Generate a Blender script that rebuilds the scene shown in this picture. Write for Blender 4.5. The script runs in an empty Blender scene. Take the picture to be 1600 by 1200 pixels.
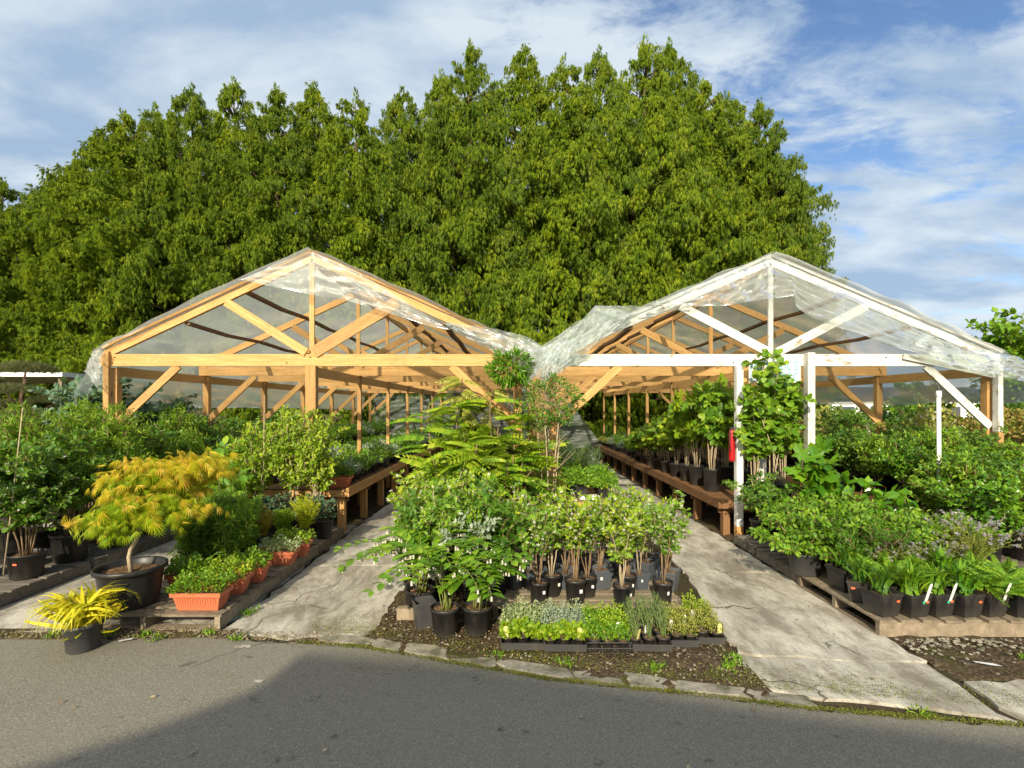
import bpy, math
import numpy as np
from math import sin, cos, pi, radians as R
sc = bpy.context.scene
# ---------------------------------------------------------------- camera
cam = bpy.data.objects.new("camera", bpy.data.cameras.new("camera"))
sc.collection.objects.link(cam); sc.camera = cam
cam.location = (0, 0, 1.65); cam.rotation_euler = (R(90), 0, 0)
cam.data.sensor_width = 36; cam.data.lens = 18.0; cam.data.shift_y = 37/1600
cam.data.clip_start = .05; cam.data.clip_end = 2000
# ---------------------------------------------------------------- sky, sun, exposure
SUN_EL, SUN_AZ = R(27), R(11)      # sun behind the camera, a little to the left
wd = bpy.data.worlds.new("World"); sc.world = wd; wd.use_nodes = True
n, l = wd.node_tree.nodes, wd.node_tree.links
n.clear()
out = n.new('ShaderNodeOutputWorld'); bg = n.new('ShaderNodeBackground'); bgc = n.new('ShaderNodeBackground'); mx = n.new('ShaderNodeMixShader')
sky = n.new('ShaderNodeTexSky'); sky.sky_type = 'NISHITA'; sky.sun_disc = False
sky.sun_elevation = SUN_EL; sky.sun_rotation = pi + SUN_AZ; sky.air_density = 1.0; sky.dust_density = .4; sky.ozone_density = 4.0
tc = n.new('ShaderNodeTexCoord'); sp = n.new('ShaderNodeSeparateXYZ'); l.new(tc.outputs['Generated'], sp.inputs[0])
def wm(op, a, b=None, clamp=False):
    m = n.new('ShaderNodeMath'); m.operation = op; m.use_clamp = clamp
    for i, v in enumerate((a, b)):
        if v is None: continue
        if isinstance(v, (int, float)): m.inputs[i].default_value = v
        else: l.new(v, m.inputs[i])
    return m.outputs[0]
den = wm('ADD', sp.outputs['Z'], .22)
cu = wm('DIVIDE', sp.outputs['X'], den); cv = wm('DIVIDE', sp.outputs['Y'], den)
cb = n.new('ShaderNodeCombineXYZ'); l.new(cu, cb.inputs[0]); l.new(cv, cb.inputs[1])
def wnoise(scale, detail, rough, dist, off, sx=1, sy=1, rot=0):
    mp = n.new('ShaderNodeMapping'); mp.inputs['Location'].default_value = off; mp.inputs['Scale'].default_value = (sx, sy, 1)
    mp.inputs['Rotation'].default_value = (0, 0, rot)
    l.new(cb.outputs[0], mp.inputs[0])
    t = n.new('ShaderNodeTexNoise'); t.inputs['Scale'].default_value = scale; t.inputs['Detail'].default_value = detail
    t.inputs['Roughness'].default_value = rough; t.inputs['Distortion'].default_value = dist; l.new(mp.outputs[0], t.inputs[0])
    return t.outputs['Fac']
big = wnoise(1.1, 3, .5, .3, (3.1, 1.7, 0)); fine = wnoise(3.2, 9, .62, .5, (7, 2, 0), 1, 1.8, .25); det = wnoise(9, 8, .6, .3, (1, 5, 0), 1, 2.0, .3)
s_ = wm('ADD', wm('MULTIPLY', big, .9), wm('MULTIPLY', fine, 1.1)); s_ = wm('ADD', s_, wm('MULTIPLY', det, .35))
# less cover to the right-hand part of the sky, more low down
s_ = wm('SUBTRACT', s_, wm('MULTIPLY', sp.outputs['X'], .12))
s_ = wm('SUBTRACT', s_, wm('MULTIPLY', sp.outputs['Z'], .10)); s_ = wm('ADD', s_, wm('MULTIPLY', wm('MAXIMUM', wm('SUBTRACT', .42, sp.outputs['Z']), 0.0), .55)); s_ = wm('SUBTRACT', s_, wm('MULTIPLY', wm('MULTIPLY', sp.outputs['X'], sp.outputs['Z']), .85))
cov = n.new('ShaderNodeMapRange'); cov.inputs['From Min'].default_value = .76; cov.inputs['From Max'].default_value = 1.06
cov.inputs['To Max'].default_value = .93; cov.interpolation_type = 'SMOOTHSTEP'; l.new(s_, cov.inputs['Value'])
cr = n.new('ShaderNodeValToRGB'); cr.color_ramp.elements[0].position = .40; cr.color_ramp.elements[0].color = (.34, .46, .62, 1)
cr.color_ramp.elements[1].position = .62; cr.color_ramp.elements[1].color = (.66, .74, .80, 1)
l.new(wnoise(2.0, 7, .55, .2, (4, 9, 0), 1, 1.6, .2), cr.inputs[0])
l.new(sky.outputs[0], bg.inputs[0]); bg.inputs[1].default_value = .125
# clouds glow more strongly round to the sun's side of the sky, behind the camera
dt = n.new('ShaderNodeVectorMath'); dt.operation = 'DOT_PRODUCT'; l.new(tc.outputs['Generated'], dt.inputs[0])
dt.inputs[1].default_value = (-sin(SUN_AZ)*cos(SUN_EL), -cos(SUN_AZ)*cos(SUN_EL), sin(SUN_EL))
gw = n.new('ShaderNodeMapRange'); gw.inputs['From Min'].default_value = -.1; gw.inputs['From Max'].default_value = 1; gw.inputs['To Min'].default_value = .80; gw.inputs['To Max'].default_value = 1.45
l.new(dt.outputs['Value'], gw.inputs['Value']); l.new(gw.outputs[0], bgc.inputs[1]); wc = n.new('ShaderNodeMix'); wc.data_type = 'RGBA'; gf = n.new('ShaderNodeMapRange'); gf.inputs['From Min'].default_value = .1; gf.inputs['From Max'].default_value = .9; l.new(dt.outputs['Value'], gf.inputs['Value']); l.new(gf.outputs[0], wc.inputs[0]); l.new(cr.outputs[0], wc.inputs[6]); wc.inputs[7].default_value = (.82, .78, .70, 1); l.new(wc.outputs[2], bgc.inputs[0])
l.new(cov.outputs[0], mx.inputs[0]); l.new(bg.outputs[0], mx.inputs[1]); l.new(bgc.outputs[0], mx.inputs[2]); l.new(mx.outputs[0], out.inputs[0])
sun = bpy.data.objects.new("sun", bpy.data.lights.new("sun", 'SUN')); sc.collection.objects.link(sun)
sun.data.energy = 4.4; sun.data.angle = R(.95); sun.data.color = (1, .885, .68)
sun.rotation_euler = (pi/2 - SUN_EL, 0, -SUN_AZ)
sc.view_settings.view_transform = 'Standard'; sc.view_settings.look = 'None'; sc.view_settings.gamma = 1
sc.view_settings.exposure = .52
sc.cycles.max_bounces = 8; sc.cycles.diffuse_bounces = 4; sc.cycles.transparent_max_bounces = 24; sc.cycles.transmission_bounces = 4
sc.cycles.caustics_reflective = False; sc.cycles.caustics_refractive = False

# ---------------------------------------------------------------- materials
MATS = {}
class NT:
    def __init__(s, name):
        s.m = bpy.data.materials.new(name); s.m.use_nodes = True; s.t = s.m.node_tree; s.n = s.t.nodes; s.l = s.t.links
        s.n.clear(); s.out = s.n.new('ShaderNodeOutputMaterial'); MATS[name] = s.m
    def node(s, typ, **kw):
        d = s.n.new(typ)
        for k, v in kw.items():
            if k.startswith('i_'):
                key = k[2:].replace('_', ' ')
                s.put(d.inputs[key], v)
            else: setattr(d, k, v)
        return d
    def put(s, inp, v):
        if isinstance(v, bpy.types.NodeSocket): s.l.new(v, inp)
        else: inp.default_value = v
    def math(s, op, a, b=0.0, clamp=False):
        m = s.n.new('ShaderNodeMath'); m.operation = op; m.use_clamp = clamp; s.put(m.inputs[0], a); s.put(m.inputs[1], b); return m.outputs[0]
    def coord(s, scale=(1, 1, 1), kind='Object', rot=(0, 0, 0)):
        t = s.n.new('ShaderNodeTexCoord'); m = s.n.new('ShaderNodeMapping'); m.inputs['Scale'].default_value = scale
        m.inputs['Rotation'].default_value = rot
        s.l.new(t.outputs[kind], m.inputs[0]); return m.outputs[0]
    def noise(s, vec, scale, detail=4, rough=.55, dist=0):
        t = s.n.new('ShaderNodeTexNoise'); s.l.new(vec, t.inputs['Vector'])
        t.inputs['Scale'].default_value = scale; t.inputs['Detail'].default_value = detail
        t.inputs['Roughness'].default_value = rough; t.inputs['Distortion'].default_value = dist; return t.outputs['Fac']
    def ramp(s, f, *stops):
        r = s.n.new('ShaderNodeValToRGB'); e = r.color_ramp.elements
        while len(e) < len(stops): e.new(.5)
        for i, (p, c) in enumerate(stops):
            e[i].position = p; e[i].color = (c[0], c[1], c[2], 1) if not isinstance(c, (int, float)) else (c, c, c, 1)
        s.l.new(f, r.inputs[0]); return r.outputs[0]
    def mix(s, f, a, b, mode='MIX'):
        m = s.n.new('ShaderNodeMix'); m.data_type = 'RGBA'; m.blend_type = mode
        s.put(m.inputs[0], f)
        for i, v in ((6, a), (7, b)):
            if isinstance(v, tuple): m.inputs[i].default_value = (v[0], v[1], v[2], 1)
            else: s.put(m.inputs[i], v)
        return m.outputs[2]
    def bump(s, h, strength=.3, dist=.01):
        b = s.n.new('ShaderNodeBump'); b.inputs['Strength'].default_value = strength; b.inputs['Distance'].default_value = dist
        s.l.new(h, b.inputs['Height']); return b.outputs[0]
    def surf(s, col, rough=.6, normal=None, spec=.4, **kw):
        p = s.n.new('ShaderNodeBsdfPrincipled')
        if isinstance(col, tuple): p.inputs['Base Color'].default_value = (col[0], col[1], col[2], 1)
        else: s.l.new(col, p.inputs['Base Color'])
        s.put(p.inputs['Roughness'], rough); p.inputs['Specular IOR Level'].default_value = spec
        if normal is not None: s.l.new(normal, p.inputs['Normal'])
        s.l.new(p.outputs[0], s.out.inputs[0]); return s.m

def leafmat(name, cols, transl=.33, rough=.45, patch=3.0):
    """green matter: every leaf its own tone between the given colours"""
    s = NT(name)
    g = s.n.new('ShaderNodeNewGeometry'); rnd = g.outputs['Random Per Island']
    k = len(cols); stops = [(i/(k-1) if k > 1 else 0, c) for i, c in enumerate(cols)]
    nz = s.noise(s.coord(), patch, 2)
    f = s.math('ADD', s.math('MULTIPLY', rnd, .75), s.math('MULTIPLY', s.math('SUBTRACT', nz, .5), 1.1), True)
    f = s.math('ADD', f, .12, True)
    c = s.ramp(f, *stops)
    p = s.n.new('ShaderNodeBsdfPrincipled'); s.l.new(c, p.inputs['Base Color']); p.inputs['Roughness'].default_value = rough
    p.inputs['Specular IOR Level'].default_value = .35
    t = s.n.new('ShaderNodeBsdfTranslucent'); s.l.new(s.mix(.55, c, (.46, .52, .03)), t.inputs[0])
    m = s.n.new('ShaderNodeMixShader'); m.inputs[0].default_value = transl
    s.l.new(p.outputs[0], m.inputs[1]); s.l.new(t.outputs[0], m.inputs[2]); s.l.new(m.outputs[0], s.out.inputs[0]); return s.m

def woodmat(name, base, dark, axis_scale, rough=.65, wear=None, knots=.5):
    s = NT(name); oi = s.n.new('ShaderNodeObjectInfo'); tcn = s.n.new('ShaderNodeTexCoord'); ofs = s.n.new('ShaderNodeCombineXYZ')
    s.l.new(s.math('MULTIPLY', oi.outputs['Random'], 37.0), ofs.inputs[0]); s.l.new(s.math('MULTIPLY', oi.outputs['Random'], 11.0), ofs.inputs[2])
    va = s.n.new('ShaderNodeVectorMath'); s.l.new(tcn.outputs['Object'], va.inputs[0]); s.l.new(ofs.outputs[0], va.inputs[1])
    def mp(sc_):
        m = s.n.new('ShaderNodeMapping'); m.inputs['Scale'].default_value = sc_; s.l.new(va.outputs[0], m.inputs[0]); return m.outputs[0]
    v = mp(axis_scale); g = s.noise(v, 6, 6, .65, .5); g2 = s.noise(mp((.9, 1.3, 1.3)), 2.3, 4)
    c = s.mix(s.ramp(g, (.38, 0.0), (.7, 1.0)), dark, base)
    c = s.mix(s.math('MULTIPLY', s.ramp(g2, (.45, 0.0), (.75, 1.0)), .35), c, tuple(x*.55 for x in base))
    if wear:
        w = s.noise(mp((1.2, 3, 3)), 4, 8, .75, .3)
        c = s.mix(s.ramp(w, (.585, 0.0), (.63, 1.0)), c, wear)
    kn = s.node('ShaderNodeTexVoronoi', i_Scale=2.6); s.l.new(mp((1, 3.2, 3.2)), kn.inputs['Vector'])
    c = s.mix(s.math('MULTIPLY', s.ramp(kn.outputs['Distance'], (.05, 1.0), (.12, 0.0)), knots), c, tuple(x*.38 for x in base))
    c = s.mix(s.math('MULTIPLY', s.ramp(s.noise(mp((3, 3, 3)), 7, 6, .7), (.54, 0.0), (.68, 1.0)), .5), c, tuple(x*.5+.03 for x in dark))
    hv = s.n.new('ShaderNodeHueSaturation'); s.l.new(c, hv.inputs['Color'])
    s.l.new(s.math('ADD', s.math('MULTIPLY', oi.outputs['Random'], .42), .76), hv.inputs['Value'])
    return s.surf(hv.outputs[0], rough, s.bump(g, .35, .004), .25)
woodmat('warm_timber', (.70, .42, .17), (.50, .265, .085), (.35, 7, 7))
woodmat('brown_timber', (.27, .145, .065), (.16, .08, .035), (.35, 7, 7))
woodmat('white_painted_timber', (.80, .79, .76), (.62, .60, .53), (.35, 7, 7), wear=(.33, .25, .16), knots=.35)
woodmat('weathered_timber', (.36, .29, .20), (.20, .16, .11), (2, 2, 2), .85)
woodmat('grey_timber', (.24, .21, .17), (.13, .115, .09), (2, 2, 2), .85)

def filmmat(name, base, streak, face, gloss, sc1=(1, .35, 1), w2a=.35, bs=.45):
    s = NT(name)
    v = s.coord(sc1); w1 = s.noise(v, 2.2, 5, .6, 1.2); w2 = s.noise(s.coord((1, 1, 1)), 9, 4, .6, .8)
    hgt = s.math('ADD', s.math('MULTIPLY', w1, 1.0), s.math('MULTIPLY', w2, w2a)); nb = s.bump(hgt, bs, .05)
    tr = s.node('ShaderNodeBsdfTransparent', i_Color=(.90, .95, .935, 1)); df = s.node('ShaderNodeBsdfDiffuse', i_Color=(.84, .89, .88, 1), i_Normal=nb)
    tl = s.node('ShaderNodeBsdfTranslucent', i_Color=(.84, .89, .88, 1), i_Normal=nb); gl = s.node('ShaderNodeBsdfGlossy', i_Color=(1, 1, 1, 1), i_Roughness=.30, i_Normal=nb)
    m1 = s.n.new('ShaderNodeMixShader'); m1.inputs[0].default_value = .5; s.l.new(df.outputs[0], m1.inputs[1]); s.l.new(tl.outputs[0], m1.inputs[2])
    lw = s.node('ShaderNodeLayerWeight', i_Blend=.35)
    f = s.math('ADD', s.math('MULTIPLY', lw.outputs['Facing'], face), s.math('MULTIPLY', s.ramp(w1, (.45, 0.0), (.75, 1.0)), streak)); f = s.math('ADD', f, base, True)
    m2 = s.n.new('ShaderNodeMixShader'); s.l.new(f, m2.inputs[0]); s.l.new(tr.outputs[0], m2.inputs[1]); s.l.new(m1.outputs[0], m2.inputs[2])
    m3 = s.n.new('ShaderNodeMixShader'); fr = s.node('ShaderNodeFresnel', i_IOR=1.35, i_Normal=nb); s.l.new(s.math('MULTIPLY', fr.outputs[0], gloss, True), m3.inputs[0])
    s.l.new(m2.outputs[0], m3.inputs[1]); s.l.new(gl.outputs[0], m3.inputs[2]); s.l.new(m3.outputs[0], s.out.inputs[0])


filmmat('clear_film', .24, .10, .34, .40, (1, .35, 1), .2, .25); filmmat('milky_film', .27, .12, .42, .6, (1.6, .6, .5), .03, .32)
def plastic(name, col, rough=.4, dirt=(.10, .085, .06), amt=.35, spec=.45):
    s = NT(name); nz = s.noise(s.coord((1, 1, .35)), 14, 5, .6); oi = s.n.new('ShaderNodeObjectInfo'); sz = s.n.new('ShaderNodeSeparateXYZ'); s.l.new(s.coord(), sz.inputs[0])
    low = s.ramp(s.math('ADD', sz.outputs['Z'], s.math('MULTIPLY', nz, .10)), (.05, 1.0), (.13, 0.0))
    am = s.math('MULTIPLY', s.math('ADD', s.ramp(nz, (.48, 0.0), (.72, 1.0)), s.math('MULTIPLY', low, .6), True), s.math('MULTIPLY', s.math('ADD', oi.outputs['Random'], .35), amt))
    c = s.mix(am, col, dirt)
    return s.surf(c, s.math('ADD', s.math('MULTIPLY', nz, .3), rough-.12), s.bump(nz, .08, .003), spec)
plastic('black_plastic', (.018, .018, .018), .42); plastic('grey_plastic', (.075, .085, .10), .5)
plastic('charcoal_plastic', (.05, .052, .055), .5); plastic('terracotta_plastic', (.60, .165, .075), .5, (.35, .2, .12), .3)
plastic('red_plastic', (.42, .01, .012), .35, amt=.05); plastic('white_plastic', (.80, .80, .77), .4, (.5, .48, .4), .3)
plastic('yellow_tag', (.75, .68, .25), .5, amt=.1); plastic('orange_tag', (.85, .16, .06), .5, amt=.05); plastic('green_tag', (.03, .38, .20), .5, amt=.05)
plastic('teal_ink', (.10, .42, .46), .5, amt=.1); plastic('blue_ink', (.22, .42, .62), .5, amt=.1); plastic('dark_metal', (.05, .05, .05), .35, amt=.2)
s = NT('pot_soil'); nz = s.noise(s.coord(), 60, 4, .7); s.surf(s.ramp(nz, (.35, (.05, .03, .018)), (.55, (.16, .10, .055)), (.75, (.36, .27, .18))), .95, s.bump(nz, .8, .01), .1)
s = NT('brown_bark'); nz = s.noise(s.coord((8, 8, 2)), 8, 4); s.surf(s.ramp(nz, (.3, (.13, .08, .045)), (.7, (.36, .25, .14))), .85, s.bump(nz, .4, .004), .15)
s = NT('pale_bark'); nz = s.noise(s.coord((8, 8, 2)), 10, 4); s.surf(s.ramp(nz, (.3, (.30, .23, .14)), (.7, (.56, .46, .30))), .8, s.bump(nz, .4, .004), .15)
s = NT('tree_bark'); nz = s.noise(s.coord((4, 4, .6)), 5, 6); s.surf(s.ramp(nz, (.3, (.06, .04, .025)), (.7, (.20, .13, .085))), .9, s.bump(nz, .8, .03), .1)
s = NT('green_stem'); nz = s.noise(s.coord((3, 3, 3)), 6, 3); s.surf(s.ramp(nz, (.3, (.12, .16, .03)), (.7, (.30, .34, .08))), .6, None, .3)

# ---------------------------------------------------------------- mesh builder
class MB:
    def __init__(s): s.v = []; s.f = []; s.k = 0
    def add(s, V, F):
        V = np.asarray(V, dtype=np.float32).reshape(-1, 3); s.v.append(V)
        s.f += [tuple(int(i)+s.k for i in f) for f in F]; s.k += len(V); return s
    def box(s, x0, x1, y0, y1, z0, z1):
        V = [(x, y, z) for z in (z0, z1) for y in (y0, y1) for x in (x0, x1)]
        return s.add(V, [(0, 2, 3, 1), (4, 5, 7, 6), (0, 1, 5, 4), (2, 6, 7, 3), (0, 4, 6, 2), (1, 3, 7, 5)])
    def beam(s, p0, p1, w, h, up=(0, 1, 0)):
        p0 = np.array(p0, float); p1 = np.array(p1, float); d = p1-p0; d /= np.linalg.norm(d)
        u = np.array(up, float); a = np.cross(d, u); a /= np.linalg.norm(a); b = np.cross(a, d)
        V = [p + a*(h/2)*i + b*(w/2)*j for p in (p0, p1) for j in (-1, 1) for i in (-1, 1)]
        return s.add(V, [(0, 1, 3, 2), (4, 6, 7, 5), (0, 4, 5, 1), (2, 3, 7, 6), (0, 2, 6, 4), (1, 5, 7, 3)])
    def tube(s, pts, r0, r1=None, n=5):
        P = np.array(pts, float); m = len(P); r1 = r0 if r1 is None else r1
        T = np.gradient(P, axis=0); T /= np.linalg.norm(T, axis=1)[:, None]+1e-9
        ref = np.array([.3, .9, .2]) if abs(T[0][1]) < .8 else np.array([.9, .2, .3])
        A = np.cross(T, ref); A /= np.linalg.norm(A, axis=1)[:, None]; B = np.cross(T, A)
        rr = np.linspace(r0, r1, m)
        an = np.arange(n)*2*pi/n
        V = P[:, None, :] + rr[:, None, None]*(A[:, None, :]*np.cos(an)[None, :, None] + B[:, None, :]*np.sin(an)[None, :, None])
        F = [(i*n+j, i*n+(j+1) % n, (i+1)*n+(j+1) % n, (i+1)*n+j) for i in range(m-1) for j in range(n)]
        F.append(tuple(range(n))[::-1]); F.append(tuple((m-1)*n+j for j in range(n)))
        return s.add(V.reshape(-1, 3), F)
    def lathe(s, prof, n=28, c=(0, 0, 0), close=True):
        V = [(c[0]+r*cos(2*pi*j/n), c[1]+r*sin(2*pi*j/n), c[2]+z) for r, z in prof for j in range(n)]
        F = [(i*n+j, i*n+(j+1) % n, (i+1)*n+(j+1) % n, (i+1)*n+j) for i in range(len(prof)-1) for j in range(n)]
        if close: F.append(tuple(range(n))[::-1])
        return s.add(V, F)
    def grid(s, P):
        a, b = P.shape[:2]
        return s.add(P.reshape(-1, 3), [(i*b+j, i*b+j+1, (i+1)*b+j+1, (i+1)*b+j) for i in range(a-1) for j in range(b-1)])
    def mesh(s, name, mat, smooth=False):
        V = np.concatenate(s.v) if s.v else np.zeros((0, 3), np.float32)
        return mesh_np(name, V, s.f, mat, smooth)
def mesh_np(name, V, F, mat, smooth=False):
    me = bpy.data.meshes.new(name); me.vertices.add(len(V)); me.vertices.foreach_set('co', np.asarray(V, np.float32).ravel())
    if isinstance(F, np.ndarray):
        nf, k = F.shape; tot = np.full(nf, k, np.int32); idx = F.ravel().astype(np.int32)
    else:
        tot = np.array([len(f) for f in F], np.int32); idx = np.array([i for f in F for i in f], np.int32); nf = len(F)
    me.loops.add(len(idx)); me.loops.foreach_set('vertex_index', idx)
    me.polygons.add(nf); st = np.zeros(nf, np.int32); st[1:] = np.cumsum(tot)[:-1]
    me.polygons.foreach_set('loop_start', st); me.polygons.foreach_set('loop_total', tot)
    me.polygons.foreach_set('use_smooth', np.full(nf, bool(smooth)))
    me.update(calc_edges=True); me.materials.append(MATS[mat]); return me
def link(name, data, parent=None, loc=None, rz=None):
    o = bpy.data.objects.new(name, data); sc.collection.objects.link(o)
    if parent is not None: o.parent = parent
    if loc is not None: o.location = loc
    if rz is not None: o.rotation_euler = (0, 0, rz)
    return o
def tag(o, label, cat, group=None):
    o['label'] = label; o['category'] = cat
    if group: o['group'] = group
    return o
def empty(name, label, cat, loc=(0, 0, 0), rz=0, group=None): return tag(link(name, None, None, loc, rz), label, cat, group)
def setting(name, mb, mat, smooth=False, kind='structure'):
    o = link(name, mb.mesh(name, mat, smooth)); o['kind'] = kind; return o
def part(name, mb, mat, parent, smooth=False, label=None):
    o = link(name, mb.mesh(name, mat, smooth), parent)
    if label: o['label'] = label
    return o
class Kit:
    """a kind of thing kept as shared meshes; spawn() makes one individual of it"""
    def __init__(s, name, cat): s.name = name; s.cat = cat; s.parts = []
    def add(s, name, mesh, under=None, loc=(0, 0, 0), label=None): s.parts.append((name, mesh, under, loc, label)); return len(s.parts)-1
    def spawn(s, label, loc, rz=0, scale=1, group=None, name=None, skip=(), cat=None):
        if abs(rz) > .7:      # turned a little and now and then mirrored, so the leaves of every copy still face the light
            fl = -1 if cos(rz*5.3) < 0 else 1; rz = .75*sin(rz*7.1); scale = (scale,)*3 if isinstance(scale, (int, float)) else scale; scale = (scale[0]*fl, scale[1], scale[2])
        root = empty(name or s.name, label, cat or s.cat, loc, rz, group); root.scale = (scale,)*3 if isinstance(scale, (int, float)) else scale
        made = []
        for nm, me, under, lc, lb in s.parts:
            if nm in skip: made.append(None); continue
            o = link(nm, me, root if under is None else made[under], lc); made.append(o)
            if lb: o['label'] = lb
        return root
def G(px, py, h=0):
    """ground point (height h) seen at a place in the photograph"""
    Y = 800*(1.65-h)/(py-637); return ((px-800)/800*Y, Y)
# ================================================================ THE GROUND
rng = np.random.default_rng(11)
s = NT('dirt'); v = s.coord(); a = s.noise(v, .6, 6, .6); b = s.noise(v, 25, 6, .7)
s.surf(s.mix(s.ramp(b, (.3, 0.0), (.7, 1.0)), (.035, .027, .018), s.ramp(a, (.35, (.10, .075, .045)), (.65, (.05, .055, .02)))), .95, s.bump(b, 1, .02), .1)
mb = MB(); mb.box(-700, 700, -300, 900, -.6, -.012); setting('ground', mb, 'dirt')

s = NT('asphalt'); v = s.coord(); a = s.noise(v, .7, 5, .6, .4); b = s.noise(v, 120, 3, .6)
vo = s.node('ShaderNodeTexVoronoi', i_Scale=75.0, feature='F1'); s.l.new(v, vo.inputs['Vector']); d = s.noise(v, 6, 6, .65)
ckw = s.n.new('ShaderNodeMix'); ckw.data_type = 'VECTOR'; ckw.inputs[0].default_value = .3; s.l.new(v, ckw.inputs[4]); cn = s.n.new('ShaderNodeTexNoise'); cn.inputs['Scale'].default_value = 2.5; cn.inputs['Detail'].default_value = 7; s.l.new(v, cn.inputs['Vector']); s.l.new(cn.outputs['Color'], ckw.inputs[5])
ck = s.node('ShaderNodeTexVoronoi', i_Scale=.55, feature='DISTANCE_TO_EDGE'); s.l.new(ckw.outputs[1], ck.inputs['Vector']); acr = s.math('MULTIPLY', s.ramp(ck.outputs['Distance'], (0, 1.0), (.004, 0.0)), s.ramp(s.noise(v, .6, 2), (.5, 0.0), (.56, 1.0)))
c = s.mix(s.ramp(b, (.30, 0.0), (.70, 1.0)), (.12, .112, .088), (.25, .232, .182))
st = s.ramp(vo.outputs['Distance'], (.12, 1.0), (.30, 0.0)); sel = s.ramp(s.node('ShaderNodeSeparateColor', i_Color=vo.outputs['Color']).outputs[0], (.62, 0.0), (.70, 1.0))
c = s.mix(s.math('MULTIPLY', st, sel), c, (.36, .34, .28)); c = s.mix(s.math('MULTIPLY', s.ramp(a, (.4, 0.0), (.7, 1.0)), .35), c, (.22, .205, .17))
c = s.mix(s.ramp(d, (.62, 0.0), (.72, 1.0)), c, (.075, .07, .055)); c = s.mix(acr, c, (.03, .028, .02))
s.surf(c, .9, s.bump(s.math('ADD', b, s.math('MULTIPLY', vo.outputs['Distance'], -1.0)), .45, .003), .2)
edge = [(-40, 3.64), (-6, 3.66), (-3.3, 3.64), (-2.2, 3.66), (-1.6, 3.60), (-1.05, 3.52), (-.62, 3.38), (-.2, 3.24), (.22, 3.10), (.62, 3.02), (1.05, 2.93), (1.6, 2.80), (2.1, 2.72), (2.66, 2.64), (3.4, 2.56), (6, 2.30), (40, -1.5)]
mb = MB(); E = []
for (x0, y0), (x1, y1) in zip(edge[:-1], edge[1:]):
    k = 12 if abs(x1-x0) < 2 else 2
    for i in range(k): t = i/k; E.append((x0+(x1-x0)*t, y0+(y1-y0)*t + rng.normal(0, .012)))
E.append(edge[-1]); top = [(x, y, .004) for x, y in E]; bot = [(x, -60, .004) for x, y in E]
mb.add(top+bot, [(i, i+1+0, len(E)+i+1, len(E)+i)[::-1] for i in range(len(E)-1)]); setting('asphalt_road', mb, 'asphalt')
def edge_y(x): return float(np.interp(x, [e[0] for e in edge], [e[1] for e in edge]))

s = NT('concrete'); v = s.coord(); a = s.noise(s.coord((1, .5, 1), rot=(0, 0, .5)), 2.2, 10, .72, .25); b = s.noise(v, 60, 4, .7); d = s.noise(s.coord((1, .35, 1), rot=(0, 0, .5)), 9, 9, .75, .2)
c = s.ramp(a, (.38, (.21, .19, .15)), (.48, (.37, .345, .285)), (.60, (.54, .51, .43)))
c = s.mix(s.math('MULTIPLY', s.ramp(d, (.49, 0.0), (.60, 1.0)), .65), c, (.20, .17, .125)); c = s.mix(s.math('MULTIPLY', s.ramp(b, (.52, 0.0), (.72, 1.0)), .45), c, (.17, .15, .12))
wv = s.n.new('ShaderNodeMix'); wv.data_type = 'VECTOR'; wv.inputs[0].default_value = .22; s.l.new(v, wv.inputs[4])
nn = s.n.new('ShaderNodeTexNoise'); nn.inputs['Scale'].default_value = 3.5; nn.inputs['Detail'].default_value = 6; s.l.new(v, nn.inputs['Vector']); s.l.new(nn.outputs['Color'], wv.inputs[5])
ck = s.node('ShaderNodeTexVoronoi', i_Scale=1.1, feature='DISTANCE_TO_EDGE'); s.l.new(wv.outputs[1], ck.inputs['Vector'])
crk = s.ramp(ck.outputs['Distance'], (.0, 1.0), (.009, 0.0)); gate = s.ramp(s.noise(v, .8, 2), (.52, 0.0), (.6, 1.0)); crk = s.math('MULTIPLY', crk, gate)
c = s.mix(crk, c, (.05, .045, .03)); s.surf(c, .88, s.bump(s.math('SUBTRACT', s.math('ADD', s.math('MULTIPLY', b, .5), s.math('MULTIPLY', d, .7)), crk), .55, .008), .2)
def slab(name, pts, z0=-.05, z1=.007, jitter=.018):
    P = []
    for i in range(len(pts)):
        a = np.array(pts[i]); b = np.array(pts[(i+1) % len(pts)]); k = max(1, min(60, int(np.linalg.norm(b-a)/.12)))
        for j in range(k): q = a+(b-a)*j/k; P.append((q[0]+rng.normal(0, jitter), q[1]+rng.normal(0, jitter)))
    m = len(P); mb = MB(); mb.add([(x, y, z1) for x, y in P]+[(x, y, z0) for x, y in P], [tuple(range(m))]+[(i, i+m, (i+1) % m+m, (i+1) % m) for i in range(m)])
    return setting(name, mb, 'concrete')
slab('concrete_path', [(-1.62, 3.66), (-1.15, 3.68), (-1.0, 3.85), (-.98, 5.3), (-2.12, 5.33), (-2.13, 3.78), (-2.0, 3.70)])
for ya, yb_ in ((5.34, 7.4), (7.42, 9.8), (9.83, 12.5), (12.53, 19)): slab('concrete_path', [(-.98, ya), (-.98, yb_), (-2.12, yb_), (-2.12, ya)])
slab('concrete_apron', [(-9, 3.72), (-5, 3.74), (-2.16, 3.80), (-2.16, 6.45), (-2.16, 7.2), (-9, 7.4)])
slab('concrete_path', [(1.50, 2.98), (2.0, 2.88), (2.62, 2.68), (2.66, 3.28), (1.51, 3.42)])
slab('concrete_path', [(1.515, 3.435), (2.66, 3.295), (2.68, 3.7), (2.67, 5.1), (1.745, 5.12)])
for ya, yb_ in ((5.13, 7.0), (7.02, 9.4), (9.43, 12.2), (12.23, 19)): slab('concrete_path', [(1.75, ya), (2.66, ya), (2.66, yb_), (1.74, yb_)])
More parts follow.
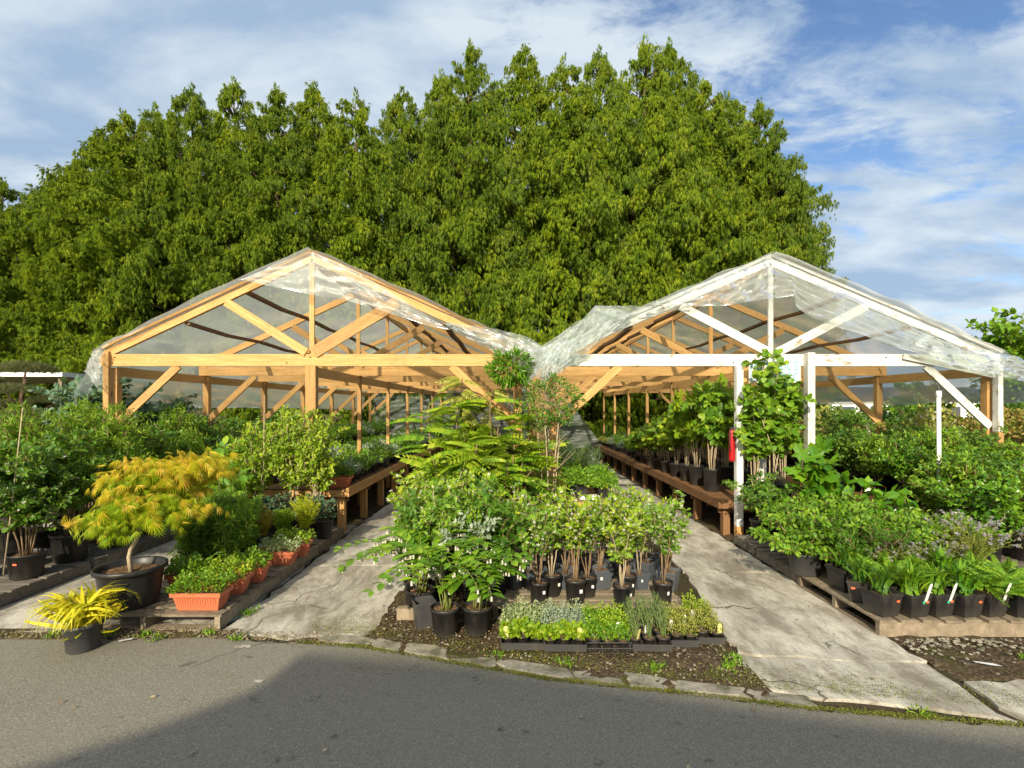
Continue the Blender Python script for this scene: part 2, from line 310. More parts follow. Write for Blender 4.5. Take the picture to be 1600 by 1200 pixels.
slab('concrete_apron', [(2.70, 2.66), (4.5, 2.5), (8, 2.2), (8, 3.0), (5, 3.05), (2.71, 3.08)])
# kerb slabs along the asphalt, broken and uneven, each its own stone
s = NT('kerb_concrete'); v = s.coord(); a = s.noise(v, 7, 6, .65, .4); b = s.noise(v, 50, 3, .7)
s.surf(s.mix(s.math('MULTIPLY', s.ramp(b, (.45, 0.0), (.7, 1.0)), .5), s.ramp(a, (.36, (.10, .095, .055)), (.5, (.24, .22, .17)), (.70, (.36, .33, .26))), (.15, .14, .11)), .92, s.bump(s.math('ADD', a, b), .6, .01), .2)
x = -1.35; i = 0
while x < 1.62:
    w = rng.uniform(.14, .46); m = 18; cx = x+w/2; y0 = edge_y(cx)+.02; dpt = rng.uniform(.10, .15)
    sl = (edge_y(cx+.1)-edge_y(cx-.1))/.2
    P = []
    for j in range(m):
        an = 2*pi*j/m; q = (abs(cos(an))**.35*np.sign(cos(an))*w*.5, abs(sin(an))**.35*np.sign(sin(an))*dpt*.5)
        q = (q[0]+rng.normal(0, .014), q[1]+rng.normal(0, .009)); P.append((cx+q[0], y0+dpt/2+q[1]+sl*q[0]))
    z = .014+rng.uniform(-.004, .010); tx, ty = rng.normal(0, .02), rng.normal(0, .03)
    zz = [z+tx*(p[0]-cx)+ty*(p[1]-y0) for p in P]; c0 = np.mean(P, axis=0)
    mb = MB(); mb.add([(p[0], p[1], -.03) for p in P]+[(p[0], p[1], h-.006) for p, h in zip(P, zz)]+[(c0[0]+(p[0]-c0[0])*.93, c0[1]+(p[1]-c0[1])*.93, h) for p, h in zip(P, zz)],
        [(j, (j+1) % m, m+(j+1) % m, m+j) for j in range(m)]+[(m+j, m+(j+1) % m, 2*m+(j+1) % m, 2*m+j) for j in range(m)]+[tuple(range(2*m, 3*m))])
    setting('kerb_stone', mb, 'kerb_concrete'); x += w+rng.uniform(.004, .02)

# soil beds as bumpy sheets
s = NT('soil'); v = s.coord(); a = s.noise(v, 4, 6, .65); b = s.noise(v, 45, 5, .7)
c = s.ramp(b, (.33, (.030, .022, .014)), (.5, (.085, .06, .036)), (.68, (.20, .155, .10))); c = s.mix(s.ramp(a, (.52, 0.0), (.66, .75)), c, (.075, .085, .018))
s.surf(c, .95, s.bump(b, 1, .02), .1)
def soil_bed(name, x0, x1, yf, y1, amp=.02, base=.0, nx=60, ny=60):
    P = np.zeros((ny, nx, 3)); X = np.linspace(x0, x1, nx)
    for i in range(ny):
        t = i/(ny-1)
        for j, xx in enumerate(X):
            ya = yf(xx) if callable(yf) else yf; P[i, j] = (xx, ya+(y1-ya)*t, 0)
    h = rng.normal(0, 1, (ny, nx)); 
    for _ in range(3): h = (h+np.roll(h, 1, 0)+np.roll(h, -1, 0)+np.roll(h, 1, 1)+np.roll(h, -1, 1))/5
    P[:, :, 2] = base+h/np.abs(h).max()*amp; P[0, :, 2] -= .02; P[:, 0, 2] -= .02; P[:, -1, 2] -= .02
    mb = MB(); mb.grid(P); return setting(name, mb, 'soil', True)
soil_bed('soil_bed', -1.04, 1.53, lambda x: edge_y(x)+.03, 6.6, .02, .008, 90, 110)
soil_bed('soil_bed', 2.70, 7.5, 3.10, 3.9, .025, .002, 110, 36)
soil_bed('soil_strip', -6, -2.0, lambda x: edge_y(x)+.0, 3.80, .012, .010, 120, 10)
soil_bed('soil_bed', 2.70, 9, 3.9, 20, .03, -.004, 60, 90)
soil_bed('soil_bed', -9, -2.14, 7.0, 20, .03, -.004, 60, 90)

# ================================================================ GREENHOUSES
def P3(x, y, z): return (x, y, z)
film_ws = np.random.default_rng(5)
def wavy(P, amp, axis=2, sx=1.0, seed=0, along=None):
    """slack in a film grid: smooth random swell added along an axis"""
    r = np.random.default_rng(seed); a, b = P.shape[:2]; h = np.zeros((a, b)); ii, jj = np.meshgrid(np.arange(a)/a, np.arange(b)/b, indexing='ij')
    for k in range(14):
        fx, fy = r.uniform(1, 9)*sx, r.uniform(1, 7); h += np.sin(2*pi*(fx*ii+fy*jj*r.choice([-1, 1]))+r.uniform(0, 6))/(1+k*.35)
    P[..., axis] += amp*h/2.5; return P

def sheet_between(A, B, m, k, sag=0, yoff=0):
    """ruled film surface between two polylines (lists of xyz) with k rows"""
    def res(L):
        L = np.array(L, float); d = np.r_[0, np.cumsum(np.linalg.norm(np.diff(L, axis=0), axis=1))]; t = np.linspace(0, d[-1], m)
        return np.stack([np.interp(t, d, L[:, i]) for i in range(3)], 1)
    a, b = res(A), res(B); P = np.stack([a+(b-a)*t for t in np.linspace(0, 1, k)]); return P

def boxbeam(name, x0, x1, y0, y1, z0, z1, mat, parent):
    # a board as its own object, local X along its length, so the grain runs with it
    d = (x1-x0, y1-y0, z1-z0); k = int(np.argmax(d)); c = ((x0+x1)/2, (y0+y1)/2, (z0+z1)/2)
    L = d[k]; w, h = {0: (d[1], d[2]), 1: (d[0], d[2]), 2: (d[1], d[0])}[k]
    mb = MB(); mb.box(-L/2, L/2, -w/2, w/2, -h/2, h/2); o = part(name, mb, mat, parent); o.location = c; o.rotation_euler = {0: (0, 0, 0), 1: (0, 0, pi/2), 2: (0, -pi/2, 0)}[k]
    return o
def slopebeam(name, p0, p1, t, w, mat, parent):
    p0 = np.array(p0, float); p1 = np.array(p1, float); d = p1-p0; L = np.linalg.norm(d)
    mb = MB(); mb.box(0, L, -t/2, t/2, -w/2, w/2); o = part(name, mb, mat, parent); o.location = p0; o.rotation_euler = (0, -math.atan2(d[2], d[0]), 0); return o
def greenhouse(name, label, cx, xl, xr, peak, eave, front_paint, nfr, y0=6.5, sp=1.97, skip_left=False):
    g = empty(name, label, 'greenhouse', (0, 0, 0))
    tie_b, tie_t = 2.18, 2.33
    for k in range(nfr):
        y = y0+k*sp; W = 'white_painted_timber' if (k == 0 and front_paint) else 'warm_timber'
        def p(nm, a, mat=W): return boxbeam(nm, *a, mat, g) if len(a) == 6 else slopebeam(nm, *a, mat, g)
        p('tie_beam', (xl-.08, xr+.08, y, y+.045, tie_b, tie_t))
        if k == 0 and not front_paint: p('tie_beam', (xl-.18, xl+.05, y+.048, y+.085, tie_b+.01, tie_t-.02))
        for sx, xe in ((-1, xl), (1, xr)):
            p('rafter', ((xe+sx*.10, y+.075, eave-.02), (cx, y+.075, peak-.05), .05, .095))
            if k == 0: p('batten', ((xe+sx*.12, y+.03, eave+.055), (cx, y+.03, peak+.022), .03, .032))
            half = abs(xe-cx); q = .42
            top = (cx+(xe-cx)*q, y-.002+.02, peak-.10-(peak-eave)*q)
            wd = .15 if (k == 0 and sx == 1 and not front_paint) else .105
            p('strut', ((cx+sx*.05, y-.006, tie_t+.02), (top[0], y-.006, top[2]), .03, wd))
            # eave post and its knee brace
            px_ = xe
            p('post', (px_-.045, px_+.045, y+.05, y+.14, -.02, tie_b if k else tie_b-.02), 'warm_timber' if not (k == 0 and front_paint) else 'warm_timber')
            if not (skip_left and sx == -1 and False):
                p('brace', ((px_-sx*.03, y+.025, 1.41), (px_-sx*.85, y+.025, tie_b+.0), .035, .095), 'warm_timber' if (k or sx < 0 or not front_paint) else W)
        p('king_post', (cx-.03, cx+.03, y+.046, y+.075, tie_t-.02, peak-.12))
        if k: p('post', (cx-.03, cx+.03, y+.10, y+.16, 0, tie_b+.0), 'warm_timber')
    y1 = y0+(nfr-1)*sp+.2
    for x in (xl, cx, xr): boxbeam('eave_plate' if x != cx else 'centre_plate', x-.02, x+.02, y0+.15, y1, 2.05, 2.175, 'warm_timber', g)
    for sx, xe in ((-1, xl), (1, xr)):
        for q in (.33, .64):
            x = cx+(xe-cx)*q; z = peak-(peak-eave)*q-.075
            for k in range(nfr-1):
                ya, yb = y0+k*sp+.10, y0+(k+1)*sp+.05; sag = -.03
                m = (ya+yb)/2
                mb = MB(); mb.beam((x, ya, z), (x, m, z+sag), .04, .07, (0, 0, 1)); mb.beam((x, m, z+sag), (x, yb, z), .04, .07, (0, 0, 1)); part('purlin', mb, 'brown_timber', g)  # brown timber puts the backlit shade into the purlins' colour
    boxbeam('ridge_board', cx-.02, cx+.02, y0+.1, y1, peak-.14, peak-.03, 'warm_timber', g)
    return g, y1
LX = (-2.56, -5.10, .08, 3.62, 2.36); RX = (3.31, .52, 6.12, 3.57, 2.30)
gl_, y1L = greenhouse('greenhouse', 'open-fronted timber greenhouse of warm orange wood under slack clear film, on the left', LX[0], LX[1], LX[2], LX[3], LX[4], False, 7)
gr_, y1R = greenhouse('greenhouse', 'timber greenhouse whose front truss and door posts are painted white, film hanging over its gable', RX[0], RX[1], RX[2], RX[3], RX[4], True, 7)
# front extras, left house: broad centre post
boxbeam('post', -2.625, -2.495, 6.50, 6.60, -.02, 2.178, 'warm_timber', gl_)
boxbeam('post', -5.16, -5.09, 6.455, 6.498, 0, 2.36, 'warm_timber', gl_)
# right house: white door posts, white leg behind, right corner face, sloping white bar
boxbeam('post', 2.82, 2.90, 6.42, 6.50, .16, 2.175, 'white_painted_timber', gr_); boxbeam('post', 2.82, 2.90, 6.42, 6.50, -.02, .158, 'warm_timber', gr_)
boxbeam('post', 3.70, 3.79, 6.40, 6.495, 0, 2.34, 'white_painted_timber', gr_)
boxbeam('post', 3.19, 3.28, 6.60, 6.67, 0, 2.18, 'white_painted_timber', gr_)
boxbeam('post', 6.10, 6.16, 6.42, 6.50, 1.35, 2.19, 'white_painted_timber', gr_)
boxbeam('post', 6.10, 6.165, 6.42, 6.50, -.02, 1.345, 'warm_timber', gr_)
boxbeam('rail', 2.91, 3.69, 6.47, 6.495, .35, .43, 'warm_timber', gr_)
slopebeam('sloping_bar', (4.95, 6.475, 2.30), (6.10, 6.475, 2.06), .02, .07, 'white_painted_timber', gr_)
boxbeam('crossrail', 2.91, 3.69, 6.52, 6.55, 1.98, 2.03, 'warm_timber', gr_)

def roof_film(g, cx, xl, xr, peak, eave, ya, yb, dropL, dropR, seed):
    """both slopes and the loose edge past each eave"""
    for sx, xe, drop in ((-1, xl, dropL), (1, xr, dropR)):
        prof = [(cx, peak+.045)]
        for t in (.25, .5, .75, 1.0): prof.append((cx+(xe+sx*.10-cx)*t, peak+.045-(peak-eave)*t+.05*sin(pi*t)))
        prof += [(xe+sx*a, eave+.03-b) for a, b in drop]
        A = [(x, ya, z) for x, z in prof]; B = [(x, yb, z) for x, z in prof]
        P = sheet_between(A, B, 44, 90); wavy(P, .020, 2, 1, seed+sx); wavy(P[:, 30:], .05, 0, 2.0, seed+7+sx)
        r = np.arange(P.shape[0])/P.shape[0]*(yb-ya)
        P[:, 3:30, 2] -= .03*np.abs(np.sin(pi*(P[:, 3:30, 1]-6.55)/1.97))
        mb = MB(); mb.grid(P); part('roof_film', mb, 'clear_film', g, True)
roof_film(gl_, LX[0], LX[1], LX[2], LX[3], LX[4], 6.42, y1L+.1, [(.16, .06), (.26, .25), (.36, .50), (.42, .75)], [(.08, .04), (.14, .12), (.2, .16)], 3)
roof_film(gr_, RX[0], RX[1], RX[2], RX[3], RX[4], 6.42, y1R+.1, [(.08, .04), (.14, .12), (.2, .16)], [(.16, .05), (.3, .16), (.38, .36), (.42, .62)], 40)
def drape(g, top, bot, m, k, amp, seed, fold=0, name='film_flap', y_out=.05):
    P = sheet_between(top, bot, m, k); wavy(P, amp, 1, 1.4, seed)
    t = np.linspace(0, 1, k)[:, None]; j = np.linspace(0, 1, m)[None, :]
    if fold: P[..., 1] += fold*np.sin(j*pi*2*6+2.5*np.sin(j*9))*t**.6; P[..., 0] += fold*.5*np.cos(j*pi*2*7+1)*t
    P[..., 1] -= y_out*np.sin(pi*t*.5)
    mb = MB(); mb.grid(P); return part(name, mb, 'milky_film', g, True)
for g_, xs, y_ in ((gl_, (LX[1]+.03, LX[1]+.06, LX[0]-.3, LX[0], LX[2]-.1), 6.5), (gr_, (RX[1]+.2, RX[1]+.24, RX[0]-.5, RX[0], RX[2]-.1, 4.75), 6.5)):
    for i, x in enumerate(xs):
        mb = MB(); mb.lathe([(.0, .008), (.007, .007), (.010, .003), (.010, -.004)], 10); o = part('bolt', mb, 'dark_metal', g_, True); o.location = (x, y_-.002, 2.29 if i % 2 else 2.22); o.rotation_euler = (pi/2, 0, 0)
# px -> point in the plane of the front trusses
def F(px, py, y=6.40): return ((px-800)/800*y, y, 1.65-(py-637)/800*y)
# left gable flap
drape(gl_, [F(375, 437), F(400, 425), F(487, 392), F(560, 425), F(620, 462), F(677, 500), F(700, 512)], [F(378, 440), F(400, 443), F(470, 458), F(487, 462), F(540, 470), F(590, 484), F(640, 500), F(677, 512), F(704, 516)], 60, 12, .035, 8)
# gathered film in the valley between the houses
drape(gl_, [F(700, 508), F(730, 515), F(770, 520), F(800, 528), F(835, 535), F(850, 545), F(850, 548)], [F(705, 512), F(740, 535), F(770, 550), F(800, 565), F(818, 590), F(835, 585), F(848, 590)], 50, 14, .06, 9, .035)
drape(gr_, [F(930, 477, 6.45), F(905, 505), F(885, 520), F(862, 535), F(848, 543)], [F(985, 492), F(960, 515), F(930, 540), F(905, 562), F(868, 588), F(850, 592)], 40, 16, .05, 10, .03)
drape(gr_, [F(849, 541, 6.33), F(870, 535, 6.33), F(905, 528, 6.33)], [F(845, 590, 6.28), F(862, 586, 6.28), F(880, 580, 6.28)], 30, 16, .04, 21, .03)
drape(gl_, [F(690, 503, 6.5), F(760, 512, 6.5), F(820, 524, 6.5), F(852, 545, 6.5)], [F(700, 512, 6.42), F(770, 538, 6.36), F(825, 572, 6.3), F(850, 602, 6.3)], 60, 22, .06, 51, .02)
drape(gr_, [F(960, 480, 6.55), F(900, 503, 6.5), F(868, 527, 6.5), F(842, 543, 6.5)], [F(985, 492, 6.46), F(935, 526, 6.36), F(888, 566, 6.28), F(846, 602, 6.28)], 60, 22, .06, 52, .02)
# loose corner standing up on the left slope of the right house
drape(gr_, [F(930, 477), F(980, 478), F(1040, 479), F(1075, 478)], [F(918, 512, 6.5), F(950, 512, 6.5), F(1000, 500, 6.5), F(1078, 480, 6.45)], 40, 10, .03, 12, .01)
# gable flap of the right house
drape(gr_, [F(1010, 478), F(1050, 462), F(1100, 441), F(1150, 420), F(1207, 400)], [F(1012, 479), F(1060, 479), F(1110, 480), F(1140, 478), F(1180, 470), F(1207, 468)], 50, 16, .05, 13, .012)
drape(gr_, [F(1207, 400), F(1250, 421), F(1300, 446), F(1350, 471), F(1400, 496), F(1450, 520), F(1500, 543), F(1550, 560)], [F(1207, 468), F(1236, 464), F(1240, 480), F(1270, 500), F(1330, 520), F(1400, 545), F(1415, 548), F(1480, 570), F(1560, 588)], 80, 18, .045, 14, .012)
drape(gr_, [F(1440, 515), F(1500, 543), F(1555, 548), F(1600, 560), F(1640, 585)], [F(1418, 540, 6.36), F(1480, 572, 6.34), F(1550, 586, 6.32), F(1600, 598, 6.3), F(1630, 600, 6.3)], 50, 14, .05, 15, .02)
drape(gl_, [F(147, 548), F(140, 560), F(132, 580)], [F(165, 545), F(162, 585), F(160, 610)], 20, 10, .03, 16, .02)
# plastic sheet hung across the back, between the houses
s = NT('silver_film'); w = s.noise(s.coord((.6, 1, 9)), 3.0, 5, .6, .8); nb = s.bump(w, 1.0, .06); gl = s.node('ShaderNodeBsdfPrincipled', i_Roughness=.3, i_Normal=nb)
gl.inputs['Base Color'].default_value = (.20, .22, .19, 1); gl.inputs['Specular IOR Level'].default_value = .9; tr = s.node('ShaderNodeBsdfTransparent'); m = s.n.new('ShaderNodeMixShader'); m.inputs[0].default_value = .82
s.l.new(tr.outputs[0], m.inputs[1]); s.l.new(gl.outputs[0], m.inputs[2]); s.l.new(m.outputs[0], s.out.inputs[0])
P = sheet_between([(-1.9, 15.0, 2.15), (.5, 14.6, 2.15), (1.45, 14.6, 2.1)], [(-2.1, 15.0, .5), (.6, 14.8, .35), (2.6, 14.7, .55)], 80, 60); wavy(P, .06, 1, 3, 31)
o = link('plastic_sheet', (lambda m: (m.grid(P), m)[1])(MB()).mesh('plastic_sheet', 'silver_film', True)); tag(o, 'crinkled silvery grey plastic sheet hanging across the gap between the two greenhouses', 'plastic sheet')
P = sheet_between([(-5.1, y1L+.05, 2.2), (-2, y1L+.05, 2.25), (.1, y1L+.05, 2.2)], [(-5.1, y1L+.05, .5), (-2, y1L+.0, .45), (.1, y1L, .5)], 80, 30); wavy(P, .05, 1, 2, 33); mb = MB(); mb.grid(P); part('end_film', mb, 'clear_film', gl_, True)
# side film of left house
P = sheet_between([(-5.28, 6.6, 2.1), (-5.28, 18.4, 2.1)], [(-5.34, 6.9, 1.72), (-5.34, 18.4, 1.55)], 90, 10); wavy(P, .04, 0, 2, 34); mb = MB(); mb.grid(P); part('side_film', mb, 'clear_film', gl_, True)

# ================================================================ BENCHES AND PALLETS
def bench(label, x0, x1, y0, y1, h, mat='brown_timber', top='warm_timber', legs=1.0, end=True):
    b = empty('bench', label, 'bench', ((x0+x1)/2, y0, 0)); ox, oy = (x0+x1)/2, y0
    mb = MB(); k = max(2, int((x1-x0)/.16)); w = (x1-x0)/k
    for i in range(k): mb.box(x0+i*w+.006-ox, x0+(i+1)*w-.006-ox, 0, y1-y0, h-.035, h-.003*(i % 2))
    part('top', mb, mat, b)
    boxbeam('rail', x0-ox-.02, x0-ox+.018, -.02, y1-y0, h-.10, h+.012, top, b); boxbeam('rail', x1-ox-.018, x1-ox+.02, -.02, y1-y0, h-.10, h+.012, top, b)
    boxbeam('end_rail', x0-ox+.02, x1-ox-.02, -.022, .016, h-.10, h-.02, top, b)
    y = y0+.12; i = 0
    while y < y1:
        for xx in (x0+.12, x1-.12): boxbeam('leg', xx-ox-.045, xx-ox+.045, y-oy-.045, y-oy+.045, -.02, h-.105, top, b)
        part('crossbar', MB().box(x0-ox+.03, x1-ox-.03, y-oy-.02, y-oy+.02, h-.175, h-.106 if i else h-.105), mat, b); y += legs; i += 1
    return b
bench('long orange timber bench along the left path, loaded with low pots of herbs', -3.45, -2.12, 6.62, 18, .60)
bench('outer timber bench along the back film of the left greenhouse', -4.95, -4.0, 6.9, 18, .72)
bench('low brown-railed bench on the right of the right-hand path', 2.66, 4.05, 6.56, 18, .46, top='brown_timber')
bench('brown bench with a thick end post, behind the sprawling shrubs on the right', 4.72, 6.05, 6.02, 18, .46, top='brown_timber')
bench('orange centre bench crowded with herb flats between the two paths', -.62, 1.36, 6.35, 14, .50)
def pallet(label, x0, y0, w=1.0, d=1.15, h=.125, rz=0, along_x=True, mat='weathered_timber', boards=7, front=False):
    p = empty('pallet', label, 'pallet', (x0, y0, 0), rz); mb = MB(); r = np.random.default_rng(int(abs(x0*100+y0*10)))
    for i in range(boards):
        g = .012+r.uniform(0, .01); L = d if along_x else w; a = L*i/boards; b = L*(i+1)/boards-g*2; j = r.uniform(-.012, .012); z = h-r.uniform(0, .004)
        if along_x: mb.box(-.008+j, w+.008+j, a, b, h-.02, z)
        else: mb.box(a, b, -.008+j, d+j, h-.02, z)
    part('deck', mb, mat, p)
    for t in (0, .5, 1):
        if along_x: x = t*(w-.04); part('stringer', MB().box(x, x+.04, .006, d-.006, .016, h-.0215), mat, p)
        else: y = t*(d-.04)+.004; part('stringer', MB().box(.004, w-.004, y, y+.04, (.0 if front and t == 0 else .016), h-.0215), mat, p)
    for a in ((0, .46, .92) if along_x else (0, .48, .94)):
        if along_x: part('base_board', MB().box(0, w, a*d, a*d+.09, -.004, .0145), mat, p)
        else: part('base_board', MB().box(a*w, a*w+.08, 0.01, d-.01, -.004, .0145), mat, p)
    return p
pallet('front left pallet under the big maple tub and the terracotta trough', -3.30, 3.78, 1.14, 1.0)
pallet('second pallet back along the left path, holding terracotta troughs', -3.13, 4.80, .97, .92)
pallet('third pallet back along the left path, at the foot of the bench', -3.12, 5.74, .96, .85)
for i, t in enumerate(('nearest', 'second', 'third')):
    pallet(f'grey pallet in the far-left row, {t} from the road, under tall shrubs in black tubs', -5.4, 3.95+i*1.2, 1.2, 1.16, mat='grey_timber')
pallet('front right pallet of grey boards with a pale front plank, under dark square pots', 2.64, 3.68, 1.25, 1.05, along_x=False, boards=8, front=True)
pallet('pallet at the far right of the front row, under feathery plants', 3.92, 3.70, 1.2, 1.05, along_x=False, boards=8, front=True)
pallet('second pallet back beside the right path, under the grey tub', 2.67, 4.76, 1.15, .85, mat='grey_timber', boards=6)
pallet('third pallet back beside the right path, at the foot of the white post', 2.68, 5.64, 1.15, .55, mat='grey_timber', boards=4)
pallet('far right pallet behind the lavender, under black shrub tubs', 4.30, 4.85, 1.2, 1.0, mat='grey_timber')
pallet('pallet at the right edge under the glossy shrubs', 5.55, 4.85, 1.2, 1.0, mat='grey_timber')
pallet('centre pallet behind the herb flats, under the first blueberry pots', -.15, 3.98, 1.5, .95, .11)
pallet('centre pallet under the back rows of blueberry pots', -.12, 4.96, 1.5, 1.1, .11)

# unseen low building added behind the camera, roofline shaped to shade the asphalt
sh = empty('shadow_casting_shed', 'unseen low shed added behind the viewer, shaped to shade the asphalt', 'shed', (0, -5, 0))
yb = -3.2; tE = math.tan(SUN_EL); tA = math.tan(SUN_AZ)
def shade(X, Y):   # roof-edge point on the plane y=yb whose shadow lands on (X, Y)
    L = (Y-yb)/cos(SUN_AZ); return (X-(Y-yb)*tA, L*tE)
pts = [shade(-2.7, 2.0), shade(-1.83, 2.66), shade(-1.43, 3.08), shade(-1.40, 3.46), shade(-.2, 3.28), shade(1.2, 2.86), shade(2.4, 2.55), shade(5.0, 2.2)]
k = len(pts); mb = MB(); V = [(x, yb+5, z) for x, z in pts]+[(x, yb+5-3, z) for x, z in pts]+[(x, yb+5, 0) for x, z in pts]+[(x, yb+5-3, 0) for x, z in pts]
mb.add(V, [(i, i+1, k+i+1, k+i) for i in range(k-1)]+[(2*k+i, 2*k+i+1, i+1, i) for i in range(k-1)]+[(k+i, k+i+1, 3*k+i+1, 3*k+i) for i in range(k-1)]+[(0, k, 3*k, 2*k), (k-1, 3*k-1, 4*k-1, 2*k-1)]); part('wall', mb, 'grey_timber', sh)
# ================================================================ LEAF TEMPLATES  (x across, y along, z up)
def T(v, f): return np.array(v, float), np.array(f, int)
def tmerge(L):
    V = []; F = []; k = 0
    for v, f in L: V.append(v); F.append(f+k); k += len(v)
    return np.concatenate(V), np.concatenate(F)
def xf(t, s=1, rot=0, tilt=0, off=(0, 0, 0), sx=1):
    v = t[0].copy()*s; v[:, 0] *= sx; c, q = cos(tilt), sin(tilt); v = np.stack([v[:, 0], v[:, 1]*c-v[:, 2]*q, v[:, 1]*q+v[:, 2]*c], 1)
    c, q = cos(rot), sin(rot); v = np.stack([v[:, 0]*c-v[:, 1]*q, v[:, 0]*q+v[:, 1]*c, v[:, 2]], 1); return v+np.array(off), t[1]
def diamond(w, fold=.06, droop=-.06): return T([(0, 0, 0), (-w, .42, fold), (0, 1, droop), (w, .42, fold)], [(0, 2, 1), (0, 3, 2)])
LEAF = diamond(.25); NARROW = diamond(.13); NEEDLE = diamond(.06, .02, 0)
OVAL = T([(0, 0, 0), (-.22, .25, .05), (-.26, .6, .03), (0, 1, -.12), (.26, .6, .03), (.22, .25, .05), (0, .5, -.01)], [(0, 6, 1), (1, 6, 2), (2, 6, 3), (6, 4, 3), (6, 5, 4), (0, 5, 6)])
ROUND = T([(0, 0, 0), (-.38, .05, .06), (-.52, .45, .04), (-.3, .85, -.04), (0, 1, -.1), (.3, .85, -.04), (.52, .45, .04), (.38, .05, .06), (0, .45, -.02)],
          [(8, 1, 0), (8, 2, 1), (8, 3, 2), (8, 4, 3), (8, 5, 4), (8, 6, 5), (8, 7, 6), (8, 0, 7)])
LOBED = T([(0, 0, 0), (-.34, -.08, .03), (-.30, .22, .02), (-.58, .48, -.02), (-.24, .52, .0), (-.26, .82, -.05), (0, 1.05, -.12), (.26, .82, -.05), (.24, .52, 0), (.58, .48, -.02), (.30, .22, .02), (.34, -.08, .03), (0, .4, -.03)],
          [(12, i+1, i) for i in range(11)]+[(12, 0, 11)])
def pinnate(npair=8, w=.1, ll=.3, curve=-.35, terminal=True):
    L = []
    for i in range(npair):
        t = .16+.80*i/npair; y = t; z = curve*t*t; k = ll*(sin(pi*(.18+.74*t))*.55+.45)
        for sgn in (-1, 1): L.append(xf(diamond(w/ll*1.0, .04, -.12), k, -sgn*1.05, -.35, (0, y, z)))
    if terminal: L.append(xf(diamond(.2), ll*.8, 0, -.5, (0, .95, curve*.92)))
    r = []; V = [(x, t, curve*t*t) for t in (0, .33, .66, .95) for x in (-.008, .008)]; L.append(T(V, [(0, 1, 3), (0, 3, 2), (2, 3, 5), (2, 5, 4), (4, 5, 7), (4, 7, 6)])); return tmerge(L)
PINNATE = pinnate(9, .085, .27, -.60); FERN = pinnate(11, .05, .20, -.45)
def fan(k=7, spread=1.9, w=.07, droop=-.4): return tmerge([xf(diamond(w, .01, -.1), .65+.35*cos((i/(k-1)-.5)*2.2), (i/(k-1)-.5)*spread*1.0, droop) for i in range(k)])
PALM = fan(); SPRAY = tmerge([xf(diamond(.055, .0, -.16), k, a, tl) for k, a, tl in ((1, 0, -.15), (.82, .22, .0), (.82, -.22, -.25), (.6, .48, -.1), (.6, -.45, .1), (.7, .08, .2))])
WHORL = tmerge([xf(diamond(.2), 1, a, .35) for a in np.arange(5)*2*pi/5])
def blade(w=.035, n=5, bend=2.2):
    V = []; y = z = 0; a = 1.25
    for i in range(n+1):
        ww = w*(1-(i/n)**2)+.001; V += [(-ww, y, z), (ww, y, z)]; st = 1/n; y += cos(a)*st; z += sin(a)*st; a -= bend/n
    F = []
    for i in range(n): F += [(2*i, 2*i+1, 2*i+3), (2*i, 2*i+3, 2*i+2)]
    return T(V, F)
BLADE = blade(); BLADE2 = blade(.03, 6, 3.4); GRASS = blade(.02, 4, .8)
SUNV = np.array([-.2, -1.0, .45])
def norm(a): return a/(np.linalg.norm(a, axis=-1, keepdims=True)+1e-9)
def scatter(tmpl, P, D, N, S):
    """a copy of the template at each P, its y along D, z near N, size S"""
    tv, tf = tmpl; D = norm(D); X = norm(np.cross(D, N)); N2 = np.cross(X, D); S = np.broadcast_to(S, (len(P),))
    V = P[:, None, :] + S[:, None, None]*(X[:, None, :]*tv[None, :, 0, None] + D[:, None, :]*tv[None, :, 1, None] + N2[:, None, :]*tv[None, :, 2, None])
    F = tf[None]+(np.arange(len(P))*len(tv))[:, None, None]; return V.reshape(-1, 3), F.reshape(-1, 3)
def leafmesh(name, mat, *sets):
    V = []; F = []; k = 0
    for v, f in sets: V.append(v); F.append(f+k); k += len(v)
    return mesh_np(name, np.concatenate(V), np.concatenate(F), mat)

